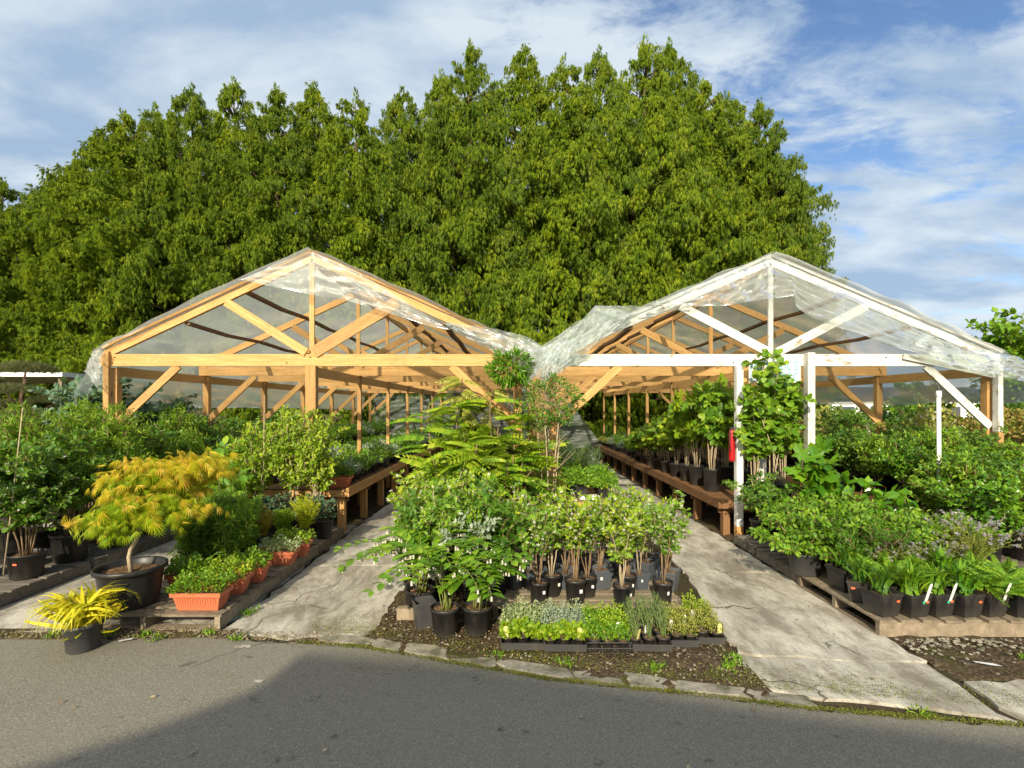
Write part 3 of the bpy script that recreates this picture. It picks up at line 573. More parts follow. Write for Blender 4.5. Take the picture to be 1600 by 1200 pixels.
# ================================================================ THE CONIFER SCREEN
leafmat('cypress_green', [(.024, .066, .007), (.090, .175, .009), (.25, .35, .012), (.46, .50, .024)], .3, .6, 1.3)
leafmat('cypress_dark', [(.020, .060, .007), (.072, .150, .009), (.20, .295, .012), (.38, .42, .022)], .3, .6, 1.3)
def cypress(seed, H=17.0, Rm=2.3, n=980, per=54, droop=.75, spire=.36):
    r = np.random.default_rng(seed)
    def rad(h): 
        t = np.clip((H-h)/(H*spire), 0, None); return Rm*np.minimum(1, t**.80)*np.clip(.75+h/4, 0, 1)+.12
    hs = []; 
    while len(hs) < n:
        h = r.uniform(.3, H-.1)
        if r.uniform() < (rad(h)+.25)/(Rm+.25): hs.append(h)
    hs = np.array(hs); az = r.uniform(0, 2*pi, n); lump = 1+.16*np.sin(az*2+hs*.9+seed)+.12*np.sin(az*5-hs*2.1)
    rr = rad(hs)*r.uniform(.62, 1.12, n)*lump; C = np.stack([np.cos(az)*rr, np.sin(az)*rr, hs], 1); O = np.stack([np.cos(az), np.sin(az), np.zeros(n)], 1)
    big = np.clip(rad(hs)/Rm, .25, 1)
    ci = np.repeat(np.arange(n), per); m = len(ci); t = r.uniform(0, 1, m)
    tang = np.cross(O, (0, 0, 1)); sz = (.26+.36*big)[ci]*r.uniform(.85, 1.15, n)[ci]
    # each bough: rises outward then its sprays hang; points fill a flattened lens with a ragged lower fringe
    tq = r.normal(0, .21, m)
    off = O[ci]*((t-.6)*.85*sz)[:, None] + tang[ci]*(tq*sz*(1.1-t*.5))[:, None]
    off[:, 2] += sz*(.25*t-1.25*np.abs(r.normal(0, .5, m))*(.35+.65*t)+.25)
    P = C[ci]+off; D = O[ci]*(.22+.25*t)[:, None]+tang[ci]*(tq*.7)[:, None]+r.normal(0, .14, (m, 3))+np.stack([0*t, 0*t, -droop-.35*(1-t)+.55*(off[:, 2] > .16)], 1); N = O[ci]*.7+np.array([0, 0, .8])+r.normal(0, .35, (m, 3))
    A = scatter(SPRAY, P, D, N, r.uniform(.14, .32, m)*(.8+.2*big[ci]))
    # leader tips
    k = 60; hh = H-r.uniform(-.25, 1.6, k)**1; a = r.uniform(0, 2*pi, k); q = .05+.13*(H-hh).clip(0, 2); P = np.stack([np.cos(a)*q, np.sin(a)*q, hh], 1)
    B = scatter(SPRAY, P, np.stack([np.cos(a)*.5, np.sin(a)*.5, np.full(k, .7)], 1), np.stack([np.cos(a), np.sin(a), np.ones(k)], 1), r.uniform(.16, .3, k))
    return A, B, C, rad
CY = []
for i, (sd, mt, dr) in enumerate(((1, 'cypress_green', .75), (2, 'cypress_dark', 1.3), (3, 'cypress_green', .9), (4, 'cypress_dark', .8), (5, 'cypress_green', .7))):
    A, B, C, rad = cypress(sd, droop=dr); cm = leafmesh('crown', mt, A, B); r = np.random.default_rng(sd+50)
    mb = MB(); zz = np.linspace(0, 16.6, 10); mb.tube([(.05*sin(z), .05*cos(z*1.3), z) for z in zz], .26, .02, 8)
    for c in C[r.choice(len(C), 220, replace=False)]:
        q = .72; mb.tube([(0, 0, max(.2, c[2]-.5)), (c[0]*.5, c[1]*.5, c[2]-.25), (c[0]*q, c[1]*q, c[2]-.05)], .035, .012, 4)
    CY.append((cm, mb.mesh('trunk', 'tree_bark', True)))
peaks = [(-70, 255, 22.5), (4, 285, 20.5), (118, 262, 21.5), (152, 215, 22.5), (192, 178, 21), (243, 168, 22.5), (300, 142, 21.5), (366, 132, 22.5), (432, 143, 21.3), (492, 137, 22.6), (556, 150, 21.5), (628, 146, 22.5), (690, 120, 23.5),
         (735, 76, 21.3), (818, 80, 22.2), (880, 95, 21.2), (936, 84, 22.3), (1008, 69, 21.3), (1046, 72, 22.6), (1095, 130, 21.3), (1136, 150, 22.5), (1186, 165, 21.0), (1226, 290, 22.0)]
ordn = ['first', 'second', 'third', 'fourth', 'fifth', 'sixth', 'seventh', 'eighth', 'ninth', 'tenth', 'eleventh', 'twelfth', 'thirteenth', 'fourteenth', 'fifteenth', 'sixteenth', 'seventeenth', 'eighteenth', 'nineteenth', 'twentieth', 'twenty-first', 'twenty-second', 'twenty-third', 'twenty-fourth']
rt = np.random.default_rng(77)
for i, (px, py, Y) in enumerate(peaks):
    X = (px-800)/800*Y; H = 1.65+(637-py)/800*Y
    t = empty('cypress_tree', ('bright' if i % 2 else 'deep green')+(f' conifer in the tall screen behind the greenhouses, {ordn[i-1]} treetop from the left' if i else ' conifer of the tall screen, its top beyond the left edge'), 'tree', (X, Y, 0), rt.uniform(0, 6), 'conifers screening the back')
    ws = 1.0 if i not in (1, 21, 22) else (.85, .90, .72)[(1, 21, 22).index(i)]
    t.scale = (ws*1.02, ws*1.02, H/17.0); cm, tm = CY[i % 5]; link('trunk', tm, t); link('crown', cm, t)
# ================================================================ POTS, TROUGHS, TRAYS
def m_pot(r, h, mat='black_plastic', taper=.82, lip=.012):
    rb = r*taper; mb = MB(); t = .004
    mb.lathe([(rb*.96, 0), (rb, .006), (r-.004, h-lip*2.2), (r+.004, h-lip*2), (r+.005, h-.003), (r+.001, h), (r-t, h-.001), (r-t-.001, h-lip*2), (rb-t, .02)], 30)
    return mb.mesh('pot', mat, True)
def m_soil(r, z, sq=False, a=None, b=None):
    mb = MB(); n = 14 if not sq else 8; rg = np.random.default_rng(int(r*1e4)+3); P = np.zeros((n, n, 3))
    for i in range(n):
        for j in range(n):
            u, v = 2*i/(n-1)-1, 2*j/(n-1)-1
            if sq: x, y = u*a, v*b
            else: x, y = u*math.sqrt(1-v*v/2)*r, v*math.sqrt(1-u*u/2)*r
            P[i, j] = (x, y, z+rg.normal(0, .004))
    mb.grid(P); return mb.mesh('soil', 'pot_soil')
def m_square(w, h, mat='black_plastic', taper=.78, d=None):
    d = d or w; mb = MB(); S = lambda k, z, off=0: [(x*(w/2*k+off), y*(d/2*k+off), z) for x, y in ((-1, -1), (1, -1), (1, 1), (-1, 1))]
    L = [S(taper, 0), S(1-.02, h-.022), S(1, h-.022, .004), S(1, h, .004), S(1, h, -.001), S(1-.03, h-.025, -.003), S(taper, .02, -.004)]
    mb.add([p for q in L for p in q], [(4*i+j, 4*i+(j+1) % 4, 4*i+4+(j+1) % 4, 4*i+4+j) for i in range(len(L)-1) for j in range(4)]+[(3, 2, 1, 0)]); return mb.mesh('pot', mat)
def m_trough(L, W, H, mat='terracotta_plastic'):
    mb = MB(); S = lambda k, z, off=0: [(x*(L/2*1+off-(1-k)*.03), y*(W/2+off-(1-k)*.03), z) for x, y in ((-1, -1), (1, -1), (1, 1), (-1, 1))]
    Q = [S(0, 0), S(.8, H-.03), S(1, H-.03, .008), S(1, H, .010), S(1, H, -.002), S(.8, H-.04, -.004), S(0, .02, -.004)]
    mb.add([p for q in Q for p in q], [(4*i+j, 4*i+(j+1) % 4, 4*i+4+(j+1) % 4, 4*i+4+j) for i in range(len(Q)-1) for j in range(4)]+[(3, 2, 1, 0)])
    n = int(L/.022); zb, zt = .015, H-.034
    for i in range(n):
        x = -L/2+.03+(L-.06)*(i+.5)/n
        for sy in (-1, 1): mb.add([(x-.004, sy*(W/2-.0305), zb), (x+.004, sy*(W/2-.0305), zb), (x+.004, sy*(W/2-.0075), zt), (x-.004, sy*(W/2-.0075), zt), (x, sy*(W/2-.025), zb), (x, sy*(W/2-.0015), zt)], [(0, 4, 5, 3), (4, 1, 2, 5)])
    n = int(W/.022)
    for i in range(n):
        y = -W/2+.03+(W-.06)*(i+.5)/n
        for sx in (-1, 1): mb.add([(sx*(L/2-.0305), y-.004, zb), (sx*(L/2-.0305), y+.004, zb), (sx*(L/2-.0075), y+.004, zt), (sx*(L/2-.0075), y-.004, zt), (sx*(L/2-.025), y, zb), (sx*(L/2-.0015), y, zt)], [(0, 4, 5, 3), (4, 1, 2, 5)])
    return mb.mesh('trough', mat)
def m_tag(mat='white_plastic', w=.018, h=.09, tilt=.25, kind='stake'):
    mb = MB(); c, q = cos(tilt), sin(tilt)
    pts = [(-w/2, 0), (w/2, 0), (w/2, h*.85), (w*.3, h), (-w*.3, h), (-w/2, h*.85)] if kind == 'stake' else [(-w/2, 0), (w/2, 0), (w/2, h), (-w/2, h)]
    F_ = [(x, y*q, y*c) for x, y in pts]; B = [(x, y*q+.0015, y*c) for x, y in pts]; k = len(pts)
    mb.add(F_+B, [tuple(range(k)), tuple(range(2*k-1, k-1, -1))]+[(i, i+k, (i+1) % k+k, (i+1) % k) for i in range(k)]); return mb.mesh('plant_tag', mat)
def m_disc(r, mat):
    mb = MB(); k = 14; mb.add([(r*cos(2*pi*i/k), -.001, r*sin(2*pi*i/k)) for i in range(k)]+[(r*cos(2*pi*i/k), .001, r*sin(2*pi*i/k)) for i in range(k)], [tuple(range(k)), tuple(range(2*k-1, k-1, -1))]+[(i, i+k, (i+1) % k+k, (i+1) % k) for i in range(k)]); return mb.mesh('sticker', mat)

# ================================================================ GROWTH
def bez(a, b, c, n=7):
    t = np.linspace(0, 1, n)[:, None]; return (1-t)**2*a+2*t*(1-t)*b+t*t*c
def shrub(r, n, h, rad, sub=6, sl=.22, base=.03, first=.3, up=.6, wob=.015, z0=0, subsub=0, tilt=(0, 0), flat=.25):
    st = []; tw = []
    for i in range(n):
        a = 2*pi*i/n+r.uniform(-.5, .5); q = rad*math.sqrt(r.uniform(.02, 1)) if n > 1 else 0
        b0 = np.array([base*cos(a)*r.uniform(.2, 1), base*sin(a)*r.uniform(.2, 1), z0])
        tip = np.array([q*cos(a)+tilt[0], q*sin(a)+tilt[1], z0+h*r.uniform(.78, 1.06)*(1-flat*(q/(rad+1e-6))**2)]); mid = b0*.6+tip*.25; mid[2] = z0+(tip[2]-z0)*.62
        P = bez(b0, mid, tip, 8)+r.normal(0, wob, (8, 3))*np.linspace(0, 1, 8)[:, None]; st.append(P)
        for j in range(sub):
            t = first+(1-first)*(j+r.uniform(0, .8))/sub; k = min(t*7, 6.999); i0 = int(k); p = P[i0]+(P[i0+1]-P[i0])*(k-i0)
            aa = r.uniform(0, 2*pi); d = np.array([cos(aa), sin(aa), up*r.uniform(.5, 1.3)]); d /= np.linalg.norm(d); l = sl*r.uniform(.6, 1.2)*(1.15-.5*t)
            e = p+d*l; Q = bez(p, p+d*l*.5+np.array([0, 0, .02]), e, 5)+r.normal(0, wob*.3, (5, 3)); tw.append(Q)
            for _ in range(subsub):
                k = r.integers(1, 4); aa = r.uniform(0, 2*pi); d2 = np.array([cos(aa), sin(aa), up*r.uniform(.2, 1.2)]); d2 /= np.linalg.norm(d2); tw.append(bez(Q[k], Q[k]+d2*l*.3, Q[k]+d2*l*.6, 4))
    return st, tw
def along(r, polys, per_m, start=.15):
    PP = []; TT = []
    for P in polys:
        d = np.r_[0, np.cumsum(np.linalg.norm(np.diff(P, axis=0), axis=1))]; L = d[-1]; m = max(1, int(L*(1-start)*per_m+r.uniform())); t = start*L+(1-start)*L*(np.arange(m)+r.uniform(0, 1, m))/m
        X = np.stack([np.interp(t, d, P[:, i]) for i in range(3)], 1); X2 = np.stack([np.interp(np.clip(t+.01, 0, L), d, P[:, i])-np.interp(np.clip(t-.01, 0, L), d, P[:, i]) for i in range(3)], 1); PP.append(X); TT.append(X2)
    return np.concatenate(PP), norm(np.concatenate(TT))
def leaves(r, tmpl, polys, per_m, size, start=.15, fwd=.35, out=1.0, lift=.15, nup=1.0, nrand=.45, var=.3, jitter=.0):
    P, Tn = along(r, polys, per_m, start); m = len(P); A = norm(np.cross(Tn, r.normal(0, 1, (m, 3)))); D = Tn*fwd+A*out+np.array([0, 0, lift]); N = np.array([0, 0, nup*.8])+SUNV*.5+r.normal(0, nrand+.1, (m, 3))
    if jitter: P = P+r.normal(0, jitter, (m, 3))
    return scatter(tmpl, P, D, N, size*r.uniform(1-var, 1+var, m))
def stems(name, mat, st, tw, r0, r1, t0=None, n=5):
    mb = MB()
    for P in st: mb.tube(P, r0, r1, n)
    for P in tw: mb.tube(P, t0 or r1, (t0 or r1)*.5, 3)
    return mb.mesh(name, mat, True)
def cushion(r, tmpl, n, rx, ry, z0, h, size, lean=.6, nr=.4, box=False, dens=.6):
    """dome or box-shaped cushion of foliage over a pot"""
    u, v = r.uniform(-1, 1, n), r.uniform(-1, 1, n)
    if not box: a, q = u*pi, np.sqrt(np.abs(v)); u, v = np.cos(a)*q, np.sin(a)*q
    top = np.sqrt(np.clip(1-.75*(u*u+v*v)/(2 if box else 1), .05, 1)); bumps = 1+.18*np.sin(u*7+v*3)+.15*np.sin(v*9-u*4)
    z = z0+h*top*bumps*r.uniform(dens, 1.05, n); P = np.stack([u*rx, v*ry, z], 1); D = np.stack([u*lean, v*lean, np.full(n, .75)], 1)+r.normal(0, .45, (n, 3)); N = np.array([0, 0, .8])+SUNV*.42+r.normal(0, nr+.1, (n, 3))+np.stack([u, v, 0*u], 1)*.4
    return scatter(tmpl, P, D, N, size*r.uniform(.6, 1.3, n))

leafmat('fresh_green', [(.05, .14, .010), (.11, .25, .014), (.20, .36, .020), (.32, .45, .03)])
leafmat('lime_green', [(.08, .19, .008), (.18, .32, .012), (.31, .43, .018), (.46, .52, .04)])
leafmat('yellow_leaf', [(.34, .42, .012), (.62, .58, .018), (.80, .68, .03), (.88, .72, .06)], .4)
leafmat('orange_leaf', [(.36, .42, .010), (.58, .54, .02), (.76, .54, .05), (.84, .46, .14)], .4)
leafmat('maple_green', [(.14, .33, .008), (.27, .44, .010), (.42, .50, .02), (.60, .46, .05)], .4)
leafmat('mid_green', [(.03, .10, .010), (.06, .165, .014), (.11, .24, .020), (.17, .31, .025)])
leafmat('deep_green', [(.016, .062, .010), (.035, .11, .014), (.07, .17, .018), (.12, .23, .025)])
leafmat('glossy_green', [(.03, .11, .006), (.06, .18, .009), (.12, .27, .012), (.20, .36, .016)], .25, .25)
leafmat('silver_leaf', [(.11, .17, .10), (.20, .27, .18), (.30, .36, .25), (.42, .46, .34)], .2)
leafmat('blue_green', [(.035, .085, .045), (.065, .14, .075), (.11, .20, .11), (.17, .27, .16)], .2)
leafmat('rosemary_leaf', [(.035, .085, .025), (.08, .15, .045), (.15, .23, .085), (.26, .34, .17)], .2)
leafmat('gold_thyme', [(.14, .19, .03), (.26, .30, .045), (.40, .40, .07), (.50, .46, .13)], .3)
leafmat('gold_shrub', [(.20, .19, .02), (.34, .27, .03), (.50, .34, .04), (.55, .30, .06)], .35)
leafmat('variegated', [(.10, .20, .04), (.26, .36, .12), (.50, .55, .30), (.66, .68, .48)], .3)
leafmat('olive_needles', [(.045, .06, .022), (.085, .10, .035), (.14, .15, .06), (.22, .21, .10)], .15, .6)
leafmat('plume_yellow', [(.24, .34, .012), (.42, .50, .018), (.60, .60, .025), (.70, .64, .05)], .4)
leafmat('blossom', [(.62, .60, .48), (.75, .72, .60), (.80, .76, .66)], .3)
leafmat('lilac', [(.24, .22, .28), (.36, .34, .40), (.50, .48, .54)], .3)
leafmat('reddish', [(.08, .16, .02), (.20, .22, .03), (.34, .18, .06), (.30, .32, .05)], .3)
leafmat('dry_twig', [(.22, .13, .06), (.36, .22, .11), (.46, .32, .18)], .1, .8)

def potted(name, cat, pot, soil_r, soil_z, foliage, stem=None, extra=(), sq=None):
    k = Kit(name, cat); i = k.add('pot', pot); k.add('soil', m_soil(soil_r, soil_z) if not sq else m_soil(soil_r, soil_z, True, sq[0], sq[1]), i)
    if stem: k.add('stems', stem)
    for nm, me in foliage: k.add(nm, me)
    for nm, me, loc in extra: k.add(nm, me, i if nm in ('plant_tag', 'sticker') and False else None, loc)
    return k
def rr(seed): return np.random.default_rng(seed)
# blueberries: bare forked stems below, leafy and lightly flowering above
def k_blueberry(seed, sq, h=.62):
    r = rr(seed); ph = .18 if not sq else .17; st, tw = shrub(r, 4, h, .17, 10, .13, .018, .36, 1.0, .014, ph-.03, 1, flat=.1)
    L = leaves(r, OVAL, tw, 50, .045, .1, .6, 1, .25); L2 = leaves(r, OVAL, st, 25, .045, .5, .5, 1, .2); fl = leaves(r, WHORL, tw, 3, .016, .5, .3, 1, .2)
    pot = m_pot(.078, ph) if not sq else m_square(.165, ph, 'grey_plastic')
    k = potted('potted_blueberry', 'potted shrub', pot, .072, ph-.028, [('foliage', leafmesh('foliage', ('fresh_green', 'lime_green', 'lime_green')[seed % 3], L, L2)), ('blossom', leafmesh('blossom', 'blossom', fl))], stems('stems', 'brown_bark' if not seed % 2 else 'pale_bark', st, tw, .0062, .003, .0018), (), (.075, .075) if sq else None)
    k.add('plant_tag', m_tag('white_plastic', .022, .026, 0, 'sq'), 0, (.02, -(.0745 if not sq else .078), ph*.5)); return k
K_BLUE = [k_blueberry(i, False, .60+.03*i) for i in range(3)]; K_BLUESQ = [k_blueberry(10+i, True, .62+.04*i) for i in range(3)]
# generic broad shrub in a tub
def k_shrub(name, seed, mat, r_, ph, h, rad, n=6, sub=9, sl=.26, per=70, size=.05, tmpl=OVAL, bark='brown_bark', potm='black_plastic', first=.15, subsub=2, up=.5, lift=.1, fwd=.5, cat='potted shrub', flower=None, base=.05, flat=.25, sticker=None, fl_n=4, square=None, nup=1.0):
    r = rr(seed); st, tw = shrub(r, n, h, rad, sub, sl, base, first, up, .02, ph-.04, subsub, flat=flat)
    L = leaves(r, tmpl, tw, per, size, .05, fwd, 1, lift, nup); L2 = leaves(r, tmpl, st, per*.4, size, .35, fwd, 1, lift)
    fo = [('foliage', leafmesh('foliage', mat, L, L2))]
    if flower: fo.append(('blossom', leafmesh('blossom', flower, leaves(r, WHORL, tw, fl_n, .022, .75, .3, 1, .4))))
    k = potted(name, cat, m_pot(r_, ph, potm) if not square else m_square(square, ph, potm), r_*.93, ph-.035, fo, stems('stems', bark, st, tw, .008, .003, .002), (), (square*.46, square*.46) if square else None)
    if sticker: k.add('sticker', m_tag(sticker, .035, .018, 0, 'sq'), 0, (.02, -(r_*.955), ph*.62))
    return k
# centre: sumac-like feather fronds on bare stems
def k_frond(seed, h=1.05, nf=11, size=.46, mat='lime_green', single=False, pot=True, hang=False):
    r = rr(seed); ph = .22; ns = 1 if single else 3; st, tw = shrub(r, ns, h, .16, 0, .1, .03, .3, .5, .02, ph-.03)
    Ps = []; Ds = []
    for P in st:
        for j in range(nf//ns+1):
            t = r.uniform(.55, 1)*7; i0 = min(int(t), 6); p = P[i0]+(P[i0+1]-P[i0])*(t-i0); a = r.uniform(0, 2*pi); Ps.append(p); Ds.append((cos(a), sin(a), r.uniform(.05, .8) if not hang else r.uniform(-.3, .5)))
    Ps = np.array(Ps); Ds = np.array(Ds); L = scatter(PINNATE, Ps, Ds, np.array([0, 0, .8])+SUNV*.4+r.normal(0, .4, (len(Ps), 3)), size*r.uniform(.75, 1.15, len(Ps)))
    return potted('potted_sumac', 'potted tree', m_pot(.12, ph), .11, ph-.03, [('fronds', leafmesh('fronds', mat, L))], stems('stems', 'brown_bark', st, tw, .010, .006))
# standards: bare stem, ball head
def k_standard(seed, h, R_, mat, tmpl, size, cnt, bark, nst=1, fork=.6):
    r = rr(seed); ph = .24; hd = np.array([0, 0, h-R_]); st = []; tw = []
    for i in range(nst):
        a = 2*pi*i/max(nst, 1)+.4; b = np.array([.03*cos(a), .03*sin(a), ph-.03]) if nst > 1 else np.array([0, 0, ph-.03]); e = hd+np.array([cos(a), sin(a), 0])*R_*(.45 if nst > 1 else 0)-np.array([0, 0, R_*.3])
        P = bez(b, (b+e)/2+r.normal(0, .025, 3), e, 9)+r.normal(0, .006, (9, 3)); st.append(P)
        for j in range(7): a2 = r.uniform(0, 2*pi); d = np.array([cos(a2), sin(a2), r.uniform(.2, 1.4)]); d /= np.linalg.norm(d); tw.append(bez(e, e+d*R_*.5, hd+d*R_*.85, 5))
        for j in range(4): k = r.integers(4, 8); a2 = r.uniform(0, 2*pi); d = np.array([cos(a2), sin(a2), .9]); d /= np.linalg.norm(d); tw.append(bez(P[k], P[k]+d*R_*.5, P[k]+d*R_*.9, 5))
    u = norm(r.normal(0, 1, (cnt, 3))); q = r.uniform(.45, 1.0, cnt)**.5*(1+.16*np.sin(u[:, 0]*6+u[:, 2]*5+seed)); P = hd+u*q[:, None]*R_*np.array([1.05, 1.05, .85]); D = u+r.normal(0, .5, (cnt, 3))+np.array([0, 0, -.25]); N = np.array([0, 0, .7])+SUNV*.5+u*.4+r.normal(0, .4, (cnt, 3))
    return potted('potted_standard_tree', 'potted tree', m_pot(.14, ph), .13, ph-.03, [('crown', leafmesh('crown', mat, scatter(tmpl, P, D, N, size*r.uniform(.6, 1.25, cnt)))) ], stems('stem', bark, st, tw, .011, .007, .004, 6))
# arching stems with paired oval leaves and white bells
def k_solomon(seed, n=15, reach=.55, h=.42):
    r = rr(seed); ph = .20; st = []; PL = []; DL = []; NL = []; PB = []
    for i in range(n):
        a = r.uniform(0, 2*pi); q = reach*r.uniform(.55, 1.1); b = np.array([r.uniform(-.05, .05), r.uniform(-.05, .05), ph-.03]); e = b+np.array([cos(a)*q, sin(a)*q, h*r.uniform(.6, .95)]); m = b+np.array([cos(a)*q*.2, sin(a)*q*.2, h*1.25]); P = bez(b, m, e, 14); st.append(P)
        side = np.array([-sin(a), cos(a), 0])
        for j in range(5, 14):
            Tn = P[min(j+1, 13)]-P[j-1]; Tn /= np.linalg.norm(Tn)
            for sg in (-1, 1): PL.append(P[j]); DL.append(side*sg*.8+Tn*.6+np.array([0, 0, .18])); NL.append((0, 0, 1))
            if j % 2 and r.uniform() < .75:
                for q2 in (-.012, .012): PB.append(P[j]+Tn*q2-np.array([0, 0, .006]))
    PL = np.array(PL); L = scatter(OVAL, PL, np.array(DL), np.array(NL)+r.normal(0, .15, (len(PL), 3)), .092*r.uniform(.8, 1.15, len(PL)))
    mb = MB()
    for p in PB: mb.lathe([(.002, -.004), (.0075, -.010), (.0075, -.028), (.0095, -.034)], 7, p)
    return potted('potted_solomons_seal', 'potted plant', m_pot(.105, ph), .098, ph-.03, [('foliage', leafmesh('foliage', 'fresh_green', L)), ('blossom', mb.mesh('blossom', 'blossom', True))], stems('stems', 'green_stem', st, [], .0035, .002))
# the foreground pot of arching yellow blades
def k_yellow():
    r = rr(5); ph = .185; n = 185; a = r.uniform(0, 2*pi, n); P = np.stack([np.cos(a)*.03, np.sin(a)*.03, np.full(n, ph-.03)], 1); D = np.stack([np.cos(a), np.sin(a), np.full(n, .45)], 1)
    X = np.stack([np.cos(a)*.8, np.sin(a)*.8, np.full(n, 1.0)], 1); A = scatter(BLADE, P[:95], D[:95], np.tile([0, 0, 1.], (95, 1))+r.normal(0, .45, (95, 3)), r.uniform(.22, .44, 95)); B = scatter(BLADE2, P[95:], D[95:], np.tile([0, 0, 1.], (n-95, 1))+r.normal(0, .45, (n-95, 3)), r.uniform(.28, .54, n-95))
    return potted('potted_grass', 'potted plant', m_pot(.112, ph, 'charcoal_plastic', .84), .105, ph-.03, [('blades', leafmesh('blades', 'yellow_leaf', A, B))])
# laceleaf maple in a wide lipped tub
def k_maple():
    r = rr(21); ph = .30; r_ = .225; mb = MB()
    mb.lathe([(r_*.80, 0), (r_*.82, .01), (r_*.97, ph-.05), (r_*1.0, ph-.04), (r_*1.08, ph-.035), (r_*1.09, ph-.004), (r_*1.05, ph+.002), (r_*1.0, ph-.01), (r_*.95, ph-.06), (r_*.8, .03)], 44)
    k = Kit('potted_maple', 'potted tree'); k.add('pot', mb.mesh('pot', 'black_plastic', True)); k.add('soil', m_soil(r_*.93, ph-.055), 0)
    base = np.array([0, 0, ph-.06]); P = np.array([[0, 0, ph-.06], [-.015, 0, .36], [.0, 0, .42], [.05, 0, .50], [.06, 0, .58], [.07, .0, .66], [.09, 0, .74]]); tr = P; top = P[-1]
    # branches arch out and over in layers; threadlike leaves cascade from them
    br = []; cl = []
    lay = [(-.42, -.05, .62), (-.36, .2, .66), (-.30, -.22, .60), (-.15, -.30, .68), (-.22, .05, .86), (-.05, -.18, .92), (.05, .15, 1.0), (-.1, .28, .92), (.16, -.25, .82), (.26, .0, .98), (.30, -.2, .72), (.38, .12, .84), (.46, -.08, 1.06), (.62, .05, 1.10), (.52, .2, .98), (.70, -.05, 1.04), (.2, .32, .84), (-.3, .3, .78), (.0, -.36, .58), (.42, -.22, .64), (-.46, .08, .52), (.12, -.05, 1.08), (-.2, -.12, .98), (.34, .1, 1.04), (.56, -.1, .74)]
    for x, y, z in lay:
        x *= (.68 if x < 0 else .84)
        e = np.array([top[0]+x, y, z+.03]); m = np.array([top[0]+x*.5, y*.5, max(z, top[2])+.09]); Q = bez(top-np.array([.01, 0, .08]), m, e, 8); br.append(Q)
        for j in range(72): t = r.uniform(.40, 1.0); kk = min(t*7, 6.99); i0 = int(kk); cl.append(Q[i0]+(Q[i0+1]-Q[i0])*(kk-i0)+r.normal(0, 1, 3)*np.array([.08, .08, .022]))
    cl = np.array(cl); n = len(cl); O = cl-np.array([top[0]+.08, 0, .75]); O[:, 2] = 0; O = norm(O); D = O*.75+r.normal(0, .4, (n, 3))+np.stack([np.zeros(n)]*2+[-.45+r.uniform(-.3, .3, n)], 1); N = np.array([0, 0, .8])+SUNV*.5+O*.3+r.normal(0, .3, (n, 3))
    A = scatter(fan(7, 1.8, .045, -.42), cl, D, N, .082*r.uniform(.7, 1.3, n)); S1 = scatter(fan(7, 1.9, .03, -.55), cl+r.normal(0, .03, (n, 3)), D+r.normal(0, .3, (n, 3)), N, .075*r.uniform(.7, 1.2, n))
    k.add('trunk', (lambda m: (m.tube(tr, .017, .011, 8), m)[1])(MB()).mesh('trunk', 'pale_bark', True)); mb = MB(); [mb.tube(q, .006, .002, 4) for q in br]; k.add('branches', mb.mesh('branches', 'brown_bark', True)); hi = (np.linalg.norm((cl-np.array([top[0]+.08, 0, .75]))[:, :2], axis=1)+(cl[:, 2]-.75)*1.1+r.normal(0, .06, n)) > .44
    def pick(S, mask): v, f = S; kv = len(v)//n; kf = len(f)//n; return scatter_sub(v, f, kv, kf, mask)
    k.add('foliage', leafmesh('foliage', 'maple_green', pick(A, ~hi), pick(S1, ~hi))); k.add('tip_foliage', leafmesh('tip_foliage', 'orange_leaf', pick(A, hi), pick(S1, hi))); return k
def scatter_sub(v, f, kv, kf, mask):
    idx = np.nonzero(mask)[0]; V = v.reshape(-1, kv, 3)[idx].reshape(-1, 3); F0 = f[:kf]; return V, (F0[None]+(np.arange(len(idx))*kv)[:, None, None]).reshape(-1, 3)
# herb trough
def k_trough(seed, L=.40, W=.17, H=.14, mat='fresh_green', n=900, h=.14, size=.030, tmpl=OVAL, tm='terracotta_plastic'):
    r = rr(seed); k = Kit('herb_trough', 'planter'); k.add('trough', m_trough(L, W, H, tm)); k.add('soil', m_soil(.01*seed+.1, H-.02, True, L*.47, W*.44), 0)
    k.add('foliage', leafmesh('foliage', mat, cushion(r, tmpl, n, L*.54, W*.75, H-.03, h, size, .8, .4, True, .35))); return k
# small bench pots
def k_small(seed, mat, h=.16, rad=.14, n=420, size=.03, tmpl=OVAL, flower=None, fn=30, upright=False, potm='black_plastic', nm='potted_herb'):
    r = rr(seed); ph = .11; k = Kit(nm, 'potted plant'); k.add('pot', m_pot(.075, ph, potm) if seed % 2 else m_square(.14, ph, potm)); k.add('soil', m_soil(.066, ph-.02), 0)
    if upright:
        st, _ = shrub(r, n//14, h*1.4, rad, 0, .1, .05, z0=ph-.02, wob=.006); A = leaves(r, tmpl, st, 150, size, .1, .9, .7, .1); k.add('foliage', leafmesh('foliage', mat, A))
    else: k.add('foliage', leafmesh('foliage', mat, cushion(r, tmpl, n, rad, rad, ph-.03, h, size, dens=.3)))
    if flower: k.add('blossom', leafmesh('blossom', flower, cushion(r, WHORL, fn, rad*.9, rad*.9, ph, h, .02, dens=.9)))
    return k
